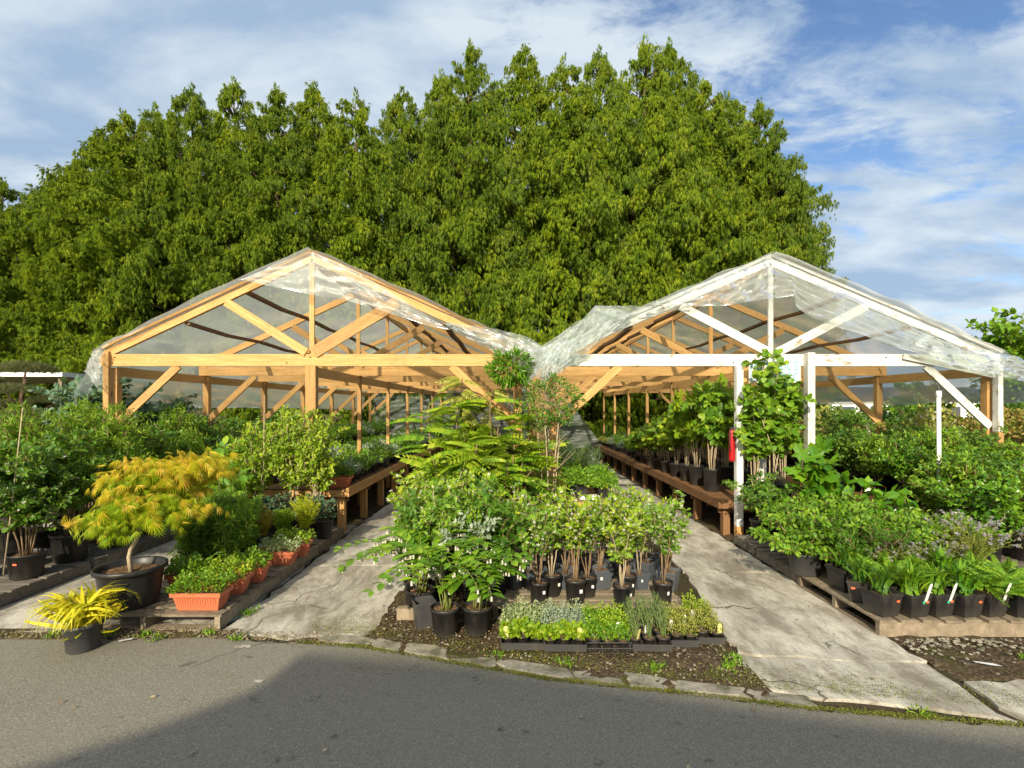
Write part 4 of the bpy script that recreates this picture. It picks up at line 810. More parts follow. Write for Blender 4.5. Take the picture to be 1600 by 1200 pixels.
# herb tray pot
def k_cell(seed, mat, h, rad, n, size, tmpl, upright=False, flower=None):
    r = rr(seed); ph = .075; k = Kit('herb_pot', 'herb pot'); k.add('pot', m_pot(.041, ph, 'black_plastic', .72, .006)); k.add('soil', m_soil(.037, ph-.010), 0)
    if upright:
        st, _ = shrub(r, max(3, n//30), h, rad, 0, .1, .018, z0=ph-.01, wob=.004); A = leaves(r, tmpl, st, 330, size, .05, 1.0, .75, .1); k.add('stems', stems('stems', 'green_stem', st, [], .002, .001)); k.add('foliage', leafmesh('foliage', mat, A))
    else: k.add('foliage', leafmesh('foliage', mat, cushion(r, tmpl, n, rad, rad, ph-.02, h, size, .7, .5, False, .3)))
    if flower: k.add('blossom', leafmesh('blossom', flower, cushion(r, WHORL, 8, rad*.8, rad*.8, ph, h, .012, dens=.95)))
    return k
# strappy square-potted perennials of the right-hand front row
def k_feather(seed, mat='glossy_green', size=.20, n=46, tags=(), fern=True):
    r = rr(seed); ph = .17; k = Kit('potted_perennial', 'potted plant'); k.add('pot', m_square(.185, ph, 'black_plastic')); k.add('soil', m_soil(.08, ph-.03, True, .085, .085), 0)
    a = r.uniform(0, 2*pi, n); q = r.uniform(0, .07, n); P = np.stack([np.cos(a)*q, np.sin(a)*q, ph-.03+r.uniform(0, .09, n)], 1); D = np.stack([np.cos(a), np.sin(a), r.uniform(.25, 1.5, n)], 1)
    k.add('foliage', leafmesh('foliage', mat, scatter(FERN if fern else blade(.075, 5, 1.9), P, D, np.array([0, 0, .9])+(SUNV*.5 if fern else 0)+r.normal(0, .2, (n, 3)), size*r.uniform(.7, 1.25, n))))
    if 'w' in tags: k.add('plant_tag', m_tag('white_plastic', .026, .15, -.30), 0, (.03, -.094, ph-.05))
    if 'r' in tags: k.add('sticker', m_tag('orange_tag', .026, .016, 0, 'sq'), 0, (.05, -.0915, ph*.62), 'orange sticker')
    if 'g' in tags: k.add('sticker', m_disc(.011, 'green_tag'), 0, (.015, -.0935, ph*.66), 'round green sticker')
    return k
def k_wispy(seed):
    r = rr(seed); ph = .17; n = 75; st = []; tips = []
    for i in range(n):
        a = r.uniform(0, 2*pi); q = .30*math.sqrt(r.uniform(.05, 1)); b = np.array([r.uniform(-.03, .03), r.uniform(-.03, .03), ph]); e = np.array([q*cos(a), q*sin(a), ph+r.uniform(.22, .36)-q*.15]); P = bez(b, b+(e-b)*.5+np.array([0, 0, .07]), e, 7); st.append(P)
    k = Kit('potted_catmint', 'potted plant'); k.add('pot', m_square(.185, ph, 'black_plastic')); k.add('soil', m_soil(.08, ph-.03, True, .085, .085), 0); k.add('stems', stems('stems', 'green_stem', st, [], .0018, .001, n=3))
    k.add('foliage', leafmesh('foliage', 'gold_thyme', leaves(r, NARROW, st, 70, .02, .1, .8, .8, .1))); k.add('blossom', leafmesh('blossom', 'lilac', leaves(r, WHORL, [P[5:] for P in st], 120, .014, .1, .3, 1, .1))); return k
def k_bonsai():
    r = rr(8); ph = .3; k = Kit('cloud_pruned_pine', 'potted tree'); k.add('pot', m_pot(.22, ph)); k.add('soil', m_soil(.2, ph-.03), 0); mb = MB(); T_ = np.array([[0, 0, ph], [.05, 0, .6], [-.05, .02, 1.0], [.08, 0, 1.35], [0, 0, 1.65], [.05, 0, 1.9]]); mb.tube(T_, .045, .02, 7); sets = []
    for x, y, z, a, hh in ((.05, 0, 2.0, .34, .13), (-.1, -.1, 1.72, .40, .11), (.38, .05, 1.60, .32, .10), (-.42, 0, 1.50, .32, .10), (.1, -.25, 1.38, .42, .12), (.45, -.1, 1.22, .32, .10), (-.40, -.15, 1.15, .36, .11), (0, -.3, 1.0, .40, .11), (-.5, .1, .86, .3, .1), (.35, .1, .92, .36, .11)):
        mb.tube([(x*.1, y*.1, z-.28), (x*.6, y*.6, z-.1), (x, y, z)], .018, .01, 5); n = 520; u = norm(r.normal(0, 1, (n, 3))); u[:, 2] = np.abs(u[:, 2])*1.0-.15; P = np.array([x, y, z])+u*np.array([a, a*.9, hh])*r.uniform(.75, 1.05, (n, 1)); sets.append(scatter(fan(5, 2.2, .05, 0), P, u*np.array([.7, .7, .5])+np.array([0, 0, .6])+r.normal(0, .25, (n, 3)), u+r.normal(0, .3, (n, 3)), .055*r.uniform(.7, 1.3, n)))
    k.add('trunk', mb.mesh('trunk', 'tree_bark', True)); k.add('foliage_pads', leafmesh('foliage_pads', 'olive_needles', *sets)); return k
def k_plume(seed, mat='plume_yellow', h=.34, rad=.14):
    r = rr(seed); ph = .16; st, tw = shrub(r, 26, h, rad, 7, .09, .05, .1, 1.6, .008, ph-.02, 1, flat=.4)
    return potted('potted_conifer', 'potted conifer', m_pot(.085, ph), .08, ph-.02, [('foliage', leafmesh('foliage', mat, leaves(r, NARROW, tw, 130, .022, 0, 1.1, .6, .4), leaves(r, NARROW, st, 100, .024, .1, 1.1, .6, .4)))])
# ================================================================ FOREGROUND, LEFT
k_yellow().spawn('pot of arching bright yellow blades standing on the asphalt edge', (-2.93, 3.50, .004), .6)
k_maple().spawn('weeping laceleaf maple with orange and lime leaves in a wide black tub', (-2.97, 3.99, .127), 0)
D = .127
def trough(seed, label, x, y, z, rz, L=.36, W=.17, **kw): return k_trough(seed, L, W, **kw).spawn(label, (x, y, z), rz, 1, 'terracotta herb troughs')
trough(1, 'front terracotta trough of bright green herb at the pallet corner, nearest the road', -2.36, 3.90, D, 0, .36, .17, n=1500, size=.024)
trough(2, 'terracotta trough turned end-on, second from the road on the left pallet', -2.33, 4.22, D, .10, .30, .17, n=900, mat='lime_green', size=.026)
trough(3, 'terracotta trough half hidden by herbs, third from the road on the left pallet', -2.31, 4.50, D, .14, .30, .17, n=900, size=.026)
trough(4, 'terracotta trough with variegated foliage, beyond the gap in the left pallets', -2.28, 5.00, D, .05, .34, .18, n=900, mat='variegated', size=.024, h=.12)
trough(5, 'terracotta trough just behind the variegated one on the second left pallet', -2.26, 5.28, D, .1, .34, .17, n=900, mat='lime_green', size=.024)
trough(6, 'red plastic trough of low green herb on the front corner of the left bench', -2.32, 6.80, .60, .05, .36, .19, tm='red_trough' if 'red_trough' in MATS else 'terracotta_plastic', n=1000, mat='mid_green', size=.035, h=.16)
trough(7, 'terracotta trough behind the front one, hidden under lime herb leaves', -2.70, 4.30, D, 0, .30, .17, n=900, mat='fresh_green', size=.028)
# tall willowy green perennials in square black pots behind the troughs
r = rr(90)
kt = [k_shrub('potted_perennial', 40+i, m, .075, .16, .48+.04*i, .17, 10, 8, .12, 110, .055, NARROW, 'green_stem', first=.05, subsub=1, up=1.2, square=.15, cat='potted plant') for i, m in enumerate(('fresh_green', 'fresh_green', 'mid_green'))]
words = ['first', 'second', 'third', 'fourth', 'fifth', 'sixth', 'seventh', 'eighth', 'ninth', 'tenth', 'eleventh', 'twelfth', 'thirteenth', 'fourteenth', 'fifteenth', 'sixteenth', 'seventeenth', 'eighteenth']
for i, (x, y) in enumerate(sorted([(-2.92, 4.62), (-2.72, 4.66), (-2.98, 4.88), (-2.76, 4.92), (-2.54, 4.84), (-2.97, 5.18), (-2.74, 5.22), (-2.95, 5.5), (-2.52, 4.60)], key=lambda p: p[1])):
    kt[i % 3].spawn(f'narrow-leaved green perennial in a square black pot behind the troughs, {words[i]} from the front', (x, y, D), r.uniform(0, 6), r.uniform(.9, 1.12), 'tall green perennials on the left pallets')
k_plume(1).spawn('upright yellow-green feathery conifer at the end of the left pallets', (-2.28, 5.62, D), 0, 1.15)
k_plume(2, 'gold_shrub', .26, .12).spawn('small golden brown shrub left of the yellow feathery conifer', (-2.62, 5.35, D), 0, 1.1)
k_plume(3, 'lime_green', .26, .12).spawn('lime green feathery conifer between the golden shrub and the yellow one', (-2.48, 5.55, D), 0, 1.05)
ks = k_shrub('potted_shrub', 61, 'blue_green', .10, .22, .30, .17, 8, 7, .13, 90, .035, OVAL, first=.1)
ks.spawn('grey-green shrub in a black pot against the first bench leg', (-2.20, 6.0, D), 0, 1, 'grey-green shrubs at the bench foot')
ks.spawn('grey-green shrub in shade just behind the yellow feathery conifer', (-2.46, 6.12, D), 2, 1, 'grey-green shrubs at the bench foot')
ks.spawn('grey-green shrub under the bench top, farther left of the two others', (-2.85, 6.1, D), 4, 1.05, 'grey-green shrubs at the bench foot')
# big yellow-green twiggy shrubs at the head of the bench
kb = [k_shrub('potted_climber', 70+i, 'lime_green', .13, .26, 1.16+.05*i, .24, 8, 12, .24, 66, .044, OVAL, 'pale_bark', first=.2, subsub=2, up=.8) for i in range(2)]
for i, (x, y, t) in enumerate([(-3.10, 6.28, 'leftmost'), (-2.72, 6.34, 'middle'), (-2.38, 6.30, 'rightmost, beside the red trough')]):
    kb[i % 2].spawn(f'tall yellow-green climber on brown canes before the left bench, {t}', (x, y, .10 if i < 2 else D), i*2.1, (1.0, 1.0, 1.10+.03*i), 'yellow-green climbers at the head of the left bench')
# big-leaved plant between maple and climbers
kl = k_shrub('potted_shrub', 75, 'fresh_green', .13, .24, .92, .32, 6, 6, .2, 22, .15, OVAL, first=.35, subsub=0, up=.3)
kl.spawn('broad-leaved shrub with hand-sized leaves left of the climbers', (-3.50, 6.2, .0), 0, 1.1)
kl.spawn('broad-leaved shrub behind the right wing of the orange maple', (-3.2, 5.7, D), 2, .85)
# tubs of tall shrubs on the far-left pallets
kf = [k_shrub('potted_shrub', 80, 'mid_green', .14, .25, 1.15, .34, 6, 13, .3, 82, .050, OVAL, 'brown_bark', first=.22, sticker='orange_tag', flower='blossom', fl_n=1),
      k_shrub('potted_shrub', 81, 'fresh_green', .15, .27, 1.25, .36, 8, 15, .3, 84, .058, NARROW, 'brown_bark', first=.2, up=.2),
      k_shrub('potted_shrub', 82, 'mid_green', .16, .28, 1.05, .40, 7, 13, .32, 86, .048, OVAL, 'brown_bark', first=.25)]
far = [(-4.38, 4.62, 0, 'thin-stemmed shrub in a black tub with a red sticker, front of the far-left row'), (-4.80, 4.50, 2, 'shrub in a black tub cut by the photo edge, by the red-stickered tub'), (-4.42, 5.12, 2, 'dark shrub with forked pale stems, behind the red-stickered tub'),
       (-4.95, 5.1, 1, 'dense green shrub behind the front black tubs at far left'), (-4.40, 5.66, 1, 'tall ferny green shrub rising behind the orange maple'), (-4.95, 5.75, 1, 'tall ferny green shrub farther left of its taller twin'),
       (-4.50, 6.25, 2, 'broad dark shrub in the widest black tub behind the maple'), (-5.0, 6.4, 0, 'deep green shrub near the corner post of the left greenhouse'), (-4.5, 6.9, 1, 'ferny shrub just inside the left greenhouse corner'), (-5.35, 4.55, 0, 'black-tubbed shrub at the very left edge')]
for i, (x, y, k, t) in enumerate(far): kf[k].spawn(t, (x, y, .127), i*1.7, (1, 1, (.88, 1.12, .98)[k]), 'tall shrubs in black tubs at far left')
kf[1].spawn('columnar bright green feathery shrub left of the corner post', (-5.0, 6.0, .12), 1, (.9, .9, 1.16)); kf[1].spawn('second columnar feathery shrub, shorter, touching the first', (-5.35, 6.5, 0), 3, (.9, .9, 1.2))
k_shrub('potted_shrub', 84, 'yellow_leaf', .12, .2, 1.0, .2, 5, 6, .2, 50, .05, OVAL, first=.6).spawn('shrub with yellow flowers among the dark far-left shrubs', (-5.15, 5.6, .12), 0, 1.0)
kbl = k_shrub('potted_shrub', 85, 'blue_green', .18, .3, 1.55, .55, 7, 14, .38, 62, .055, ROUND, 'pale_bark', first=.45)
kbl.spawn('blue-green round-leaved shrub beside the left greenhouse corner post', (-5.65, 6.9, 0), 0, 1.15); kbl.spawn('blue-green round-leaved shrub behind its twin outside the left film', (-5.5, 8.1, 0), 2, 1.05)
kbo = k_bonsai(); kbo.spawn('cloud-pruned pine with flat olive pads at the left edge', (-6.9, 7.2, 0), .2, 1.08); kbo.spawn('cloud-pruned pine farther back behind the pads of the first', (-9.3, 8.9, 0), 2.2, 1.05)
r = rr(91)
kmix = [k_shrub('garden_shrub', 100+i, m, .15, .25, h, rd, 7, 13, .36, 60, sz, tp, first=.2, flower=fl) for i, (m, h, rd, sz, tp, fl) in enumerate((('mid_green', 1.0, .42, .05, OVAL, None), ('fresh_green', .95, .42, .055, OVAL, None), ('olive_needles', 1.15, .30, .055, PALM, None), ('gold_thyme', .9, .40, .05, OVAL, 'blossom'), ('reddish', .9, .38, .05, OVAL, None), ('deep_green', 1.1, .45, .06, OVAL, None)))]
kinds = ['mid-green', 'fresh green', 'olive needle-leaved', 'golden olive', 'reddish-tinged', 'dark green']
left_back = [(-5.7, 8.4, 0), (-7.2, 9.4, 5), (-6.2, 9.6, 2), (-8.6, 8.6, 1), (-9.8, 9.6, 5), (-3.85, 7.2, 1), (-3.8, 7.9, 5), (-4.6, 7.7, 0), (-5.6, 10.6, 0), (-6.9, 11.2, 2), (-8.2, 11.0, 5), (-9.8, 11.8, 0), (-7.4, 13, 1), (-9.2, 13.4, 2), (-11, 13, 5), (-5.8, 12.4, 5), (-5.9, 14.4, 0), (-5.8, 16.2, 2), (-11.5, 10.5, 0), (-12.6, 12.4, 1), (-8.0, 7.6, 5), (-9.4, 8.0, 0)]
left_back = sorted([p for p in left_back if p[0]/p[1] > -1.09], key=lambda p: p[1])
for i, (x, y, k) in enumerate(left_back): kmix[k].spawn(f'{kinds[k]} nursery shrub left of the left greenhouse, {ordn[i]} nearest of its mixed bed' if x < -5.2 else f'{kinds[k]} shrub between the two left benches, {ordn[i]} nearest of the mixed bed', (x, y, 0), i*1.3, r.uniform(.95, 1.3), 'mixed shrubs along the left side')

# ================================================================ CENTRE
kso = k_solomon(3); kso.spawn("arching plant with rows of white bells, in the left black pot on the soil", (-.485, 3.72, .01), 0, 1); 
k_solomon(4, 11, .30, .30).spawn("smaller white-belled plant in the black pot beside the herb flats", (-.255, 3.74, .01), 1, 1)
kso.spawn("arching white-belled plant leaning out over the left path", (-.72, 4.05, .01), 2.6, 1.05); kso2 = k_solomon(6, 9, .62, .38); kso2.spawn('low white-belled plant reaching farthest over the left path', (-.80, 4.3, .01), 2.9, 1.0)
mb = MB(); b_ = empty('grey_pot', 'empty grey pot tipped behind the white-belled plants', 'pot', (-.66, 3.84, .01), .4); link('pot', m_square(.15, .2, 'charcoal_plastic'), b_)
mb = MB(); mb.box(-.09, .09, -.03, .03, 0, .09); tag(link('timber_block', mb.mesh('timber_block', 'weathered_timber'), None, (-.80, 3.98, .01), .05), 'pale block of wood lying behind the empty grey pot', 'wood block')
r = rr(92)
# blueberries: round pots in front, square grey pots behind
z = .108
fr = [(.21, 4.06), (.33, 4.22), (.50, 4.06), (.62, 4.2), (.86, 3.99), (.95, 4.22), (1.19, 4.04)]
for i, (x, y) in enumerate(fr): K_BLUE[i % 3].spawn(f'blueberry in a round black pot behind the herb flats, {words[i]} from the left', (x, y, z), r.uniform(0, 6), r.uniform(.92, 1.08), 'blueberries in round pots')
k = 0
for row, (y, xs) in enumerate([(4.38, (.02, .18, .44, .74, 1.06, 1.36)), (4.62, (-.1, .12, .32, .54, .78, .98, 1.2)), (4.88, (-.05, .18, .42, .66, .9, 1.14, 1.32))]):
    for j, x in enumerate(xs):
        K_BLUESQ[(k) % 3].spawn(f'blueberry in a square grey pot, {words[j]} from the left in the {words[row]} row back', (x+r.uniform(-.03, .03), y+r.uniform(-.03, .03), z), r.uniform(0, 6), r.uniform(.80, .98), 'blueberries in square grey pots'); k += 1
# the thicket left of the blueberries
kc = [k_shrub('potted_shrub', 120+i, m, .10, .2, h, .24, 6, 11, .22, 66, sz, OVAL, bk, first=.15, subsub=2, up=.8, flower=fl, fl_n=3) for i, (m, h, sz, bk, fl) in enumerate((('fresh_green', .82, .046, 'pale_bark', None), ('lime_green', .88, .042, 'pale_bark', 'blossom'), ('mid_green', .72, .055, 'brown_bark', None), ('silver_leaf', .6, .045, 'green_stem', None)))]
ck = ['fresh green', 'lime green white-flowered', 'mid-green', 'silvery']
for i, (x, y, q) in enumerate(sorted([(-.86, 4.55, 2), (-.62, 4.40, 0), (-.36, 4.30, 3), (-.14, 4.30, 2), (-.92, 4.95, 1), (-.66, 4.85, 0), (-.40, 4.72, 1), (-.88, 5.4, 1), (-.6, 5.3, 0), (-.34, 5.15, 2), (-.9, 5.9, 0), (-.58, 5.8, 1), (-.3, 5.6, 0), (-.32, 4.5, 0), (-.5, 4.61, 2)], key=lambda p: p[1])):
    kc[q].spawn(f'{ck[q]} shrub in the thicket left of the blueberries, {words[i]} nearest the road', (x, y, .012), i*2.0, r.uniform(.9, 1.06), 'thicket left of the blueberries')
kfr = [k_frond(1, 1.05, 22, .34), k_frond(2, 1.2, 24, .36), k_frond(3, .9, 20, .34, 'fresh_green')]
for i, (x, y, q, sc_, t) in enumerate([(-.80, 5.55, 0, 1.0, 'nearest the left path'), (-.45, 5.45, 1, 1.0, 'in the middle of the clump'), (-.1, 5.7, 0, .98, 'tilting right above the blueberries'), (.1, 5.9, 2, 1.05, 'darkest, low on the right of the clump'), (-.55, 6.1, 1, 1.08, 'tallest, in front of the centre bench'), (.45, 6.1, 2, .8, 'behind the blueberries at the bench end'), (-.95, 6.0, 0, .85, 'low at the bench corner by the left path')]):
    kfr[q].spawn(f'sumac with long yellow-green feather leaves, {t}', (x, y, .01), i*1.9, sc_, 'feather-leaved sumacs in the centre')
kfh = k_frond(7, 2.0, 34, .27, 'gold_thyme', True, hang=True); kf3 = k_frond(17, 1.50, 30, .36, 'lime_green')
for i, (x, y, s_, t) in enumerate([(-.62, 5.9, 1.0, 'left one of three with fronds over a metre high'), (-.22, 6.0, 1.06, 'middle one of three with the highest fronds'), (.2, 6.15, .95, 'right one of three beside the white-stemmed tree')]): kf3[0 if False else 0].spawn(t, (x, y, .01), i*2.4) if False else kf3.spawn('tall yellow-green sumac, '+t, (x, y, .01), i*2.4, s_, 'tall sumacs behind the blueberries')
kfh.spawn('taller slender tree with drooping orange-tipped leaves, left of the valley post', (-.60, 6.30, 0), 0, 1.08); kfh.spawn('second slender drooping-leaved tree, just right of the first before the left beam', (-.28, 6.25, 0), 2, 1.0)
k_frond(8, 1.5, 12, .40, 'fresh_green', True).spawn('young feather-leaved tree whose lowest frond reaches far left', (-1.0, 6.2, 0), 1, 1.0)
k_standard(1, 2.36, .23, 'glossy_green', NARROW, .085, 1100, 'brown_bark').spawn('dense dark round-headed standard tree in front of the gathered film', (-.03, 6.2, 0), 0, 1)
k_standard(2, 2.08, .36, 'mid_green', OVAL, .040, 1900, 'pale_bark', 5).spawn('multi-stemmed small tree with white stems and a rounded head, centre', (.45, 6.15, 0), 0, 1)
# herb flats on the soil
flats = [(.075, 3.62, -.01, 3, 'first from the left'), (.36, 3.60, -.03, 3, 'second from the left'), (.645, 3.57, .0, 3, 'third, the open wire crate'), (.93, 3.60, -.04, 3, 'fourth, under the rosemary'), (1.175, 3.66, -.02, 2, 'fifth, under golden thyme'), (1.375, 3.70, -.06, 2, 'last on the right by the path')]
def m_flat(w, d, h=.05, nx=3, ny=4):
    mb = MB(); S = lambda a, z: [(-w/2+a, -d/2+a, z), (w/2-a, -d/2+a, z), (w/2-a, d/2-a, z), (-w/2+a, d/2-a, z)]
    L = [S(.006, 0), S(.0, h-.006), S(-.005, h-.006), S(-.005, h), S(.003, h), S(.009, .006)]; mb.add([p for q in L for p in q], [(4*i+j, 4*i+(j+1) % 4, 4*i+4+(j+1) % 4, 4*i+4+j) for i in range(5) for j in range(4)]+[(3, 2, 1, 0)])
    for i in range(1, nx): x = -w/2+w*i/nx; mb.add([(x-.012, -d/2+.01, .008), (x, -d/2+.01, h-.006), (x+.012, -d/2+.01, .008), (x-.012, d/2-.01, .008), (x, d/2-.01, h-.006), (x+.012, d/2-.01, .008)], [(0, 1, 4, 3), (1, 2, 5, 4)])
    return mb.mesh('flat', 'charcoal_plastic')
def m_crate(w, d, h=.075):
    mb = MB(); t = .003
    for z in (.003, h*.5, h): 
        for a, b in (((-w/2, -d/2), (w/2, -d/2)), ((w/2, -d/2), (w/2, d/2)), ((w/2, d/2), (-w/2, d/2)), ((-w/2, d/2), (-w/2, -d/2))): mb.tube([(a[0], a[1], z), (b[0], b[1], z)], t, t, 4)
    for i in range(15): x = -w/2+w*i/14; [mb.tube([(x, sy*d/2, .003), (x, sy*d/2, h)], t*.8, t*.8, 4) for sy in (-1, 1)]
    for i in range(20): y = -d/2+d*i/19; [mb.tube([(sx*w/2, y, .003), (sx*w/2, y, h)], t*.8, t*.8, 4) for sx in (-1, 1)]
    for i in range(9): y = -d/2+d*i/8; mb.tube([(-w/2, y, .003), (w/2, y, .003)], t, t, 4)
    return mb.mesh('crate', 'black_plastic')
kh = {'silver thyme': k_cell(1, 'variegated', .14, .062, 300, .014, OVAL), 'green parsley': k_cell(2, 'lime_green', .10, .058, 190, .024, LOBED), 'grey-green thyme': k_cell(3, 'silver_leaf', .16, .06, 260, .016, OVAL), 'bright green oregano': k_cell(4, 'fresh_green', .13, .058, 240, .021, OVAL),
      'rosemary': k_cell(5, 'rosemary_leaf', .19, .05, 270, .021, NEEDLE, True), 'golden thyme': k_cell(6, 'gold_thyme', .12, .062, 330, .012, OVAL), 'lime thyme': k_cell(7, 'lime_green', .15, .055, 260, .016, OVAL)}
plan = [['green parsley', 'silver thyme', 'silver thyme', 'silver thyme'], ['green parsley', 'grey-green thyme', 'grey-green thyme', 'silver thyme'], ['bright green oregano', 'lime thyme', 'bright green oregano', 'lime thyme'], ['rosemary']*4, ['golden thyme']*4, ['golden thyme', 'golden thyme', 'golden thyme', 'lime thyme']]
r = rr(93); wtag = m_tag('white_plastic', .030, .085, -.15); ytag = m_tag('yellow_tag', .032, .095, -.25)
for f_, (x, y, rz, nx, t) in enumerate(flats):
    w = nx*.094+.01; dd = .40; o = empty('herb_flat' if f_ != 2 else 'wire_crate', ('black plastic flat of herb pots on the soil, ' if f_ != 2 else 'black open crate of herb pots on the soil, ')+t, 'plant tray', (x, y, .027), rz, 'herb flats on the soil'); link('tray' if f_ != 2 else 'crate', m_flat(w, dd, .05, nx) if f_ != 2 else m_crate(w, dd), o)
    for i in range(nx):
        for j in range(4):
            lx, ly = (i-(nx-1)/2)*.094, -dd/2+.052+j*.098; X = x+lx*cos(rz)-ly*sin(rz); Y = y+lx*sin(rz)+ly*cos(rz); nm = plan[f_][j]; p = kh[nm].spawn(f'{nm} in the {t.split(",")[0].split(" from")[0]} flat, {("left", "middle", "right")[i] if nx == 3 else ("left", "right")[i]} column, {("front", "second", "third", "back")[j]} row', (X, Y, .034), r.uniform(0, 6), r.uniform(.88, 1.12), 'herb pots in the flats')
            if (f_*7+i*3+j) % 4 == 1 or (j == 0 and (i+f_) % 3 == 0): q = link('plant_tag', ytag if (i+f_+j) % 3 == 0 else wtag, p, (.0, -.03, .06)); q.rotation_euler = (0, 0, -p.rotation_euler[2]+r.uniform(-.4, .4))
# centre bench: trays of low plants
SM = {'silver-grey': k_small(1, 'silver_leaf', .17, .15, 520, .026), 'bright green': k_small(2, 'fresh_green', .18, .15, 420, .036), 'lime': k_small(3, 'lime_green', .15, .14, 420, .03), 'dark green': k_small(4, 'mid_green', .18, .16, 420, .036), 'grassy': k_small(5, 'fresh_green', .22, .14, 420, .03, NARROW, None, 0, True), 'white-flowered': k_small(6, 'mid_green', .17, .15, 420, .033, OVAL, 'blossom', 26), 'golden': k_small(7, 'gold_thyme', .15, .14, 480, .025), 'wispy lavender': k_small(8, 'rosemary_leaf', .26, .15, 420, .028, NEEDLE, 'lilac', 14, True), 'purple-leaved': k_small(9, 'lilac', .12, .13, 360, .028)}
def fill(bench_name, x0, x1, y0, y1, z, dx, dy, pick, where, seed, sc0=1.0, skip=None):
    r = rr(seed); ny = int((y1-y0)/dy); nx = max(1, int(round((x1-x0)/dx)))
    for j in range(ny):
        y = y0+(j+.5)*dy; zone = 'near end' if j < ny*.2 else 'middle' if j < ny*.55 else 'far end'
        for i in range(nx):
            x = x0+(x1-x0)*(i+.5)/nx+r.uniform(-.04, .04); nm = pick(i, j, r)
            if nm is None or (skip and skip(x, y)): continue
            SM[nm].spawn(f'{nm} low potted plant at the {zone} of {where}', (x, y+r.uniform(-.04, .04), z), r.uniform(0, 6), sc0*r.uniform(.85, 1.2), f'{nm} plants at the {zone} of {bench_name}')
def by_block(names, k):
    def f(i, j, r): q = (j//k*3+(i//2)*2) % len(names); return names[q] if r.uniform() > .12 else names[(q+1) % len(names)]
    return f
fill('the centre bench', -.6, 1.34, 6.40, 13.6, .50, .32, .36, by_block(['lime', 'wispy lavender', 'golden', 'wispy lavender', 'bright green', 'white-flowered'], 3), 'the centre bench', 5, 1.2)
fill('the left bench', -3.43, -2.16, 7.05, 17.9, .60, .325, .36, by_block(['bright green', 'silver-grey', 'dark green', 'silver-grey', 'white-flowered', 'bright green', 'purple-leaved'], 3), 'the left bench', 6, 1.22)
fill('the outer left bench', -4.92, -4.02, 7.0, 17.9, .72, .42, .46, by_block(['silver-grey', 'dark green', 'bright green', 'dark green'], 4), 'the outer left bench', 7, 1.5)
fill('the right bench', 2.72, 4.0, 12.0, 17.9, .46, .42, .46, by_block(['grassy', 'dark green', 'golden', 'silver-grey'], 3), 'the right-hand bench', 8, 1.2)

# ================================================================ RIGHT
r = rr(94)
kv = [k_shrub('potted_hazel', 140+i, ('fresh_green', 'fresh_green')[i], .13, .24, 1.6+.1*i, .30, 5, 15, .26, 42, .070, ROUND, 'pale_bark', first=.28, subsub=1, up=.35, lift=0, nup=1.5) for i in range(2)]
for i, (x, y, s_, t) in enumerate([(3.02, 6.38, .86, 'between the two left white posts'), (3.26, 6.40, 1.05, 'tallest, its top crossing the white beam and sign'), (3.50, 6.62, .9, 'left of the thick white post'), (3.75, 7.25, .95, 'behind the thick white post')]):
    kv[i % 2].spawn(f'tall round-leaved tree, {t}', (x, y, .46), i*2.3, (s_, s_, s_), 'round-leaved trees at the white posts')
kg = [k_shrub('potted_vine', 150+i, 'lime_green' if i else 'fresh_green', .12, .24, .98+.08*i, .28, 6, 8, .24, 26, .10, LOBED, 'pale_bark', first=.35, subsub=1, up=.4, nup=1.2) for i in range(2)]
for j in range(9):
    for i in range(3):
        y = 7.35+j*.52; x = 2.86+i*.44; kg[(i+j) % 2].spawn(f'potted lobed-leaf vine on the right bench, {("path", "middle", "inner")[i]} column, {words[j]} behind the posts', (x, y+r.uniform(-.06, .06), .46), r.uniform(0, 6), (1, 1, (1.32-.10*j)*r.uniform(.92, 1.06)), 'vines along the right bench')
# sprawling shrubs on the near right pallets
kgp = k_shrub('potted_shrub', 160, 'fresh_green', .145, .20, .42, .50, 11, 9, .20, 64, .048, OVAL, 'brown_bark', 'charcoal_plastic', .25, 2, .25, flat=.75)
kgp.spawn('sprawling shrub in the wide charcoal tub at the front of the second pallet', (2.70, 4.72, .127), 0, 1); kgp.spawn('sprawling shrub in a charcoal tub behind the front one', (2.98, 5.35, .127), 2, 1.05)
k_shrub('potted_shrub', 161, 'mid_green', .13, .22, .5, .42, 8, 9, .22, 60, .05, OVAL, 'pale_bark', first=.2, subsub=2).spawn('low shrub in a black tub at the foot of the left white post', (2.92, 5.98, .127), 0, 1)
kfg = [k_shrub('potted_fig', 165+i, 'glossy_green', .13, .22, .74+.12*i, .30, 5, 6, .2, 19, .16, (OVAL, LOBED)[i], 'brown_bark', first=.4, subsub=0, up=.3) for i in range(2)]
for i, (x, y, q, t) in enumerate([(3.28, 5.6, 1, 'left of three, below the thick white post'), (3.62, 5.5, 0, 'middle of three, before the brown bench'), (3.95, 5.3, 0, 'right of three, with upright pale leaf tips')]): kfg[q].spawn(f'large-leaved fig, {t}', (x, y, .1), i*2.2, (1.05, .9, .78)[i], 'large-leaved figs')
ksp = k_shrub('potted_shrub', 170, 'fresh_green', .11, .17, .45, .32, 9, 9, .2, 66, .045, OVAL, 'brown_bark', first=.1, subsub=2, square=.19)
ksd = k_shrub('potted_shrub', 171, 'mid_green', .11, .17, .40, .30, 9, 9, .18, 66, .055, NARROW, 'brown_bark', first=.1, subsub=2, square=.19)
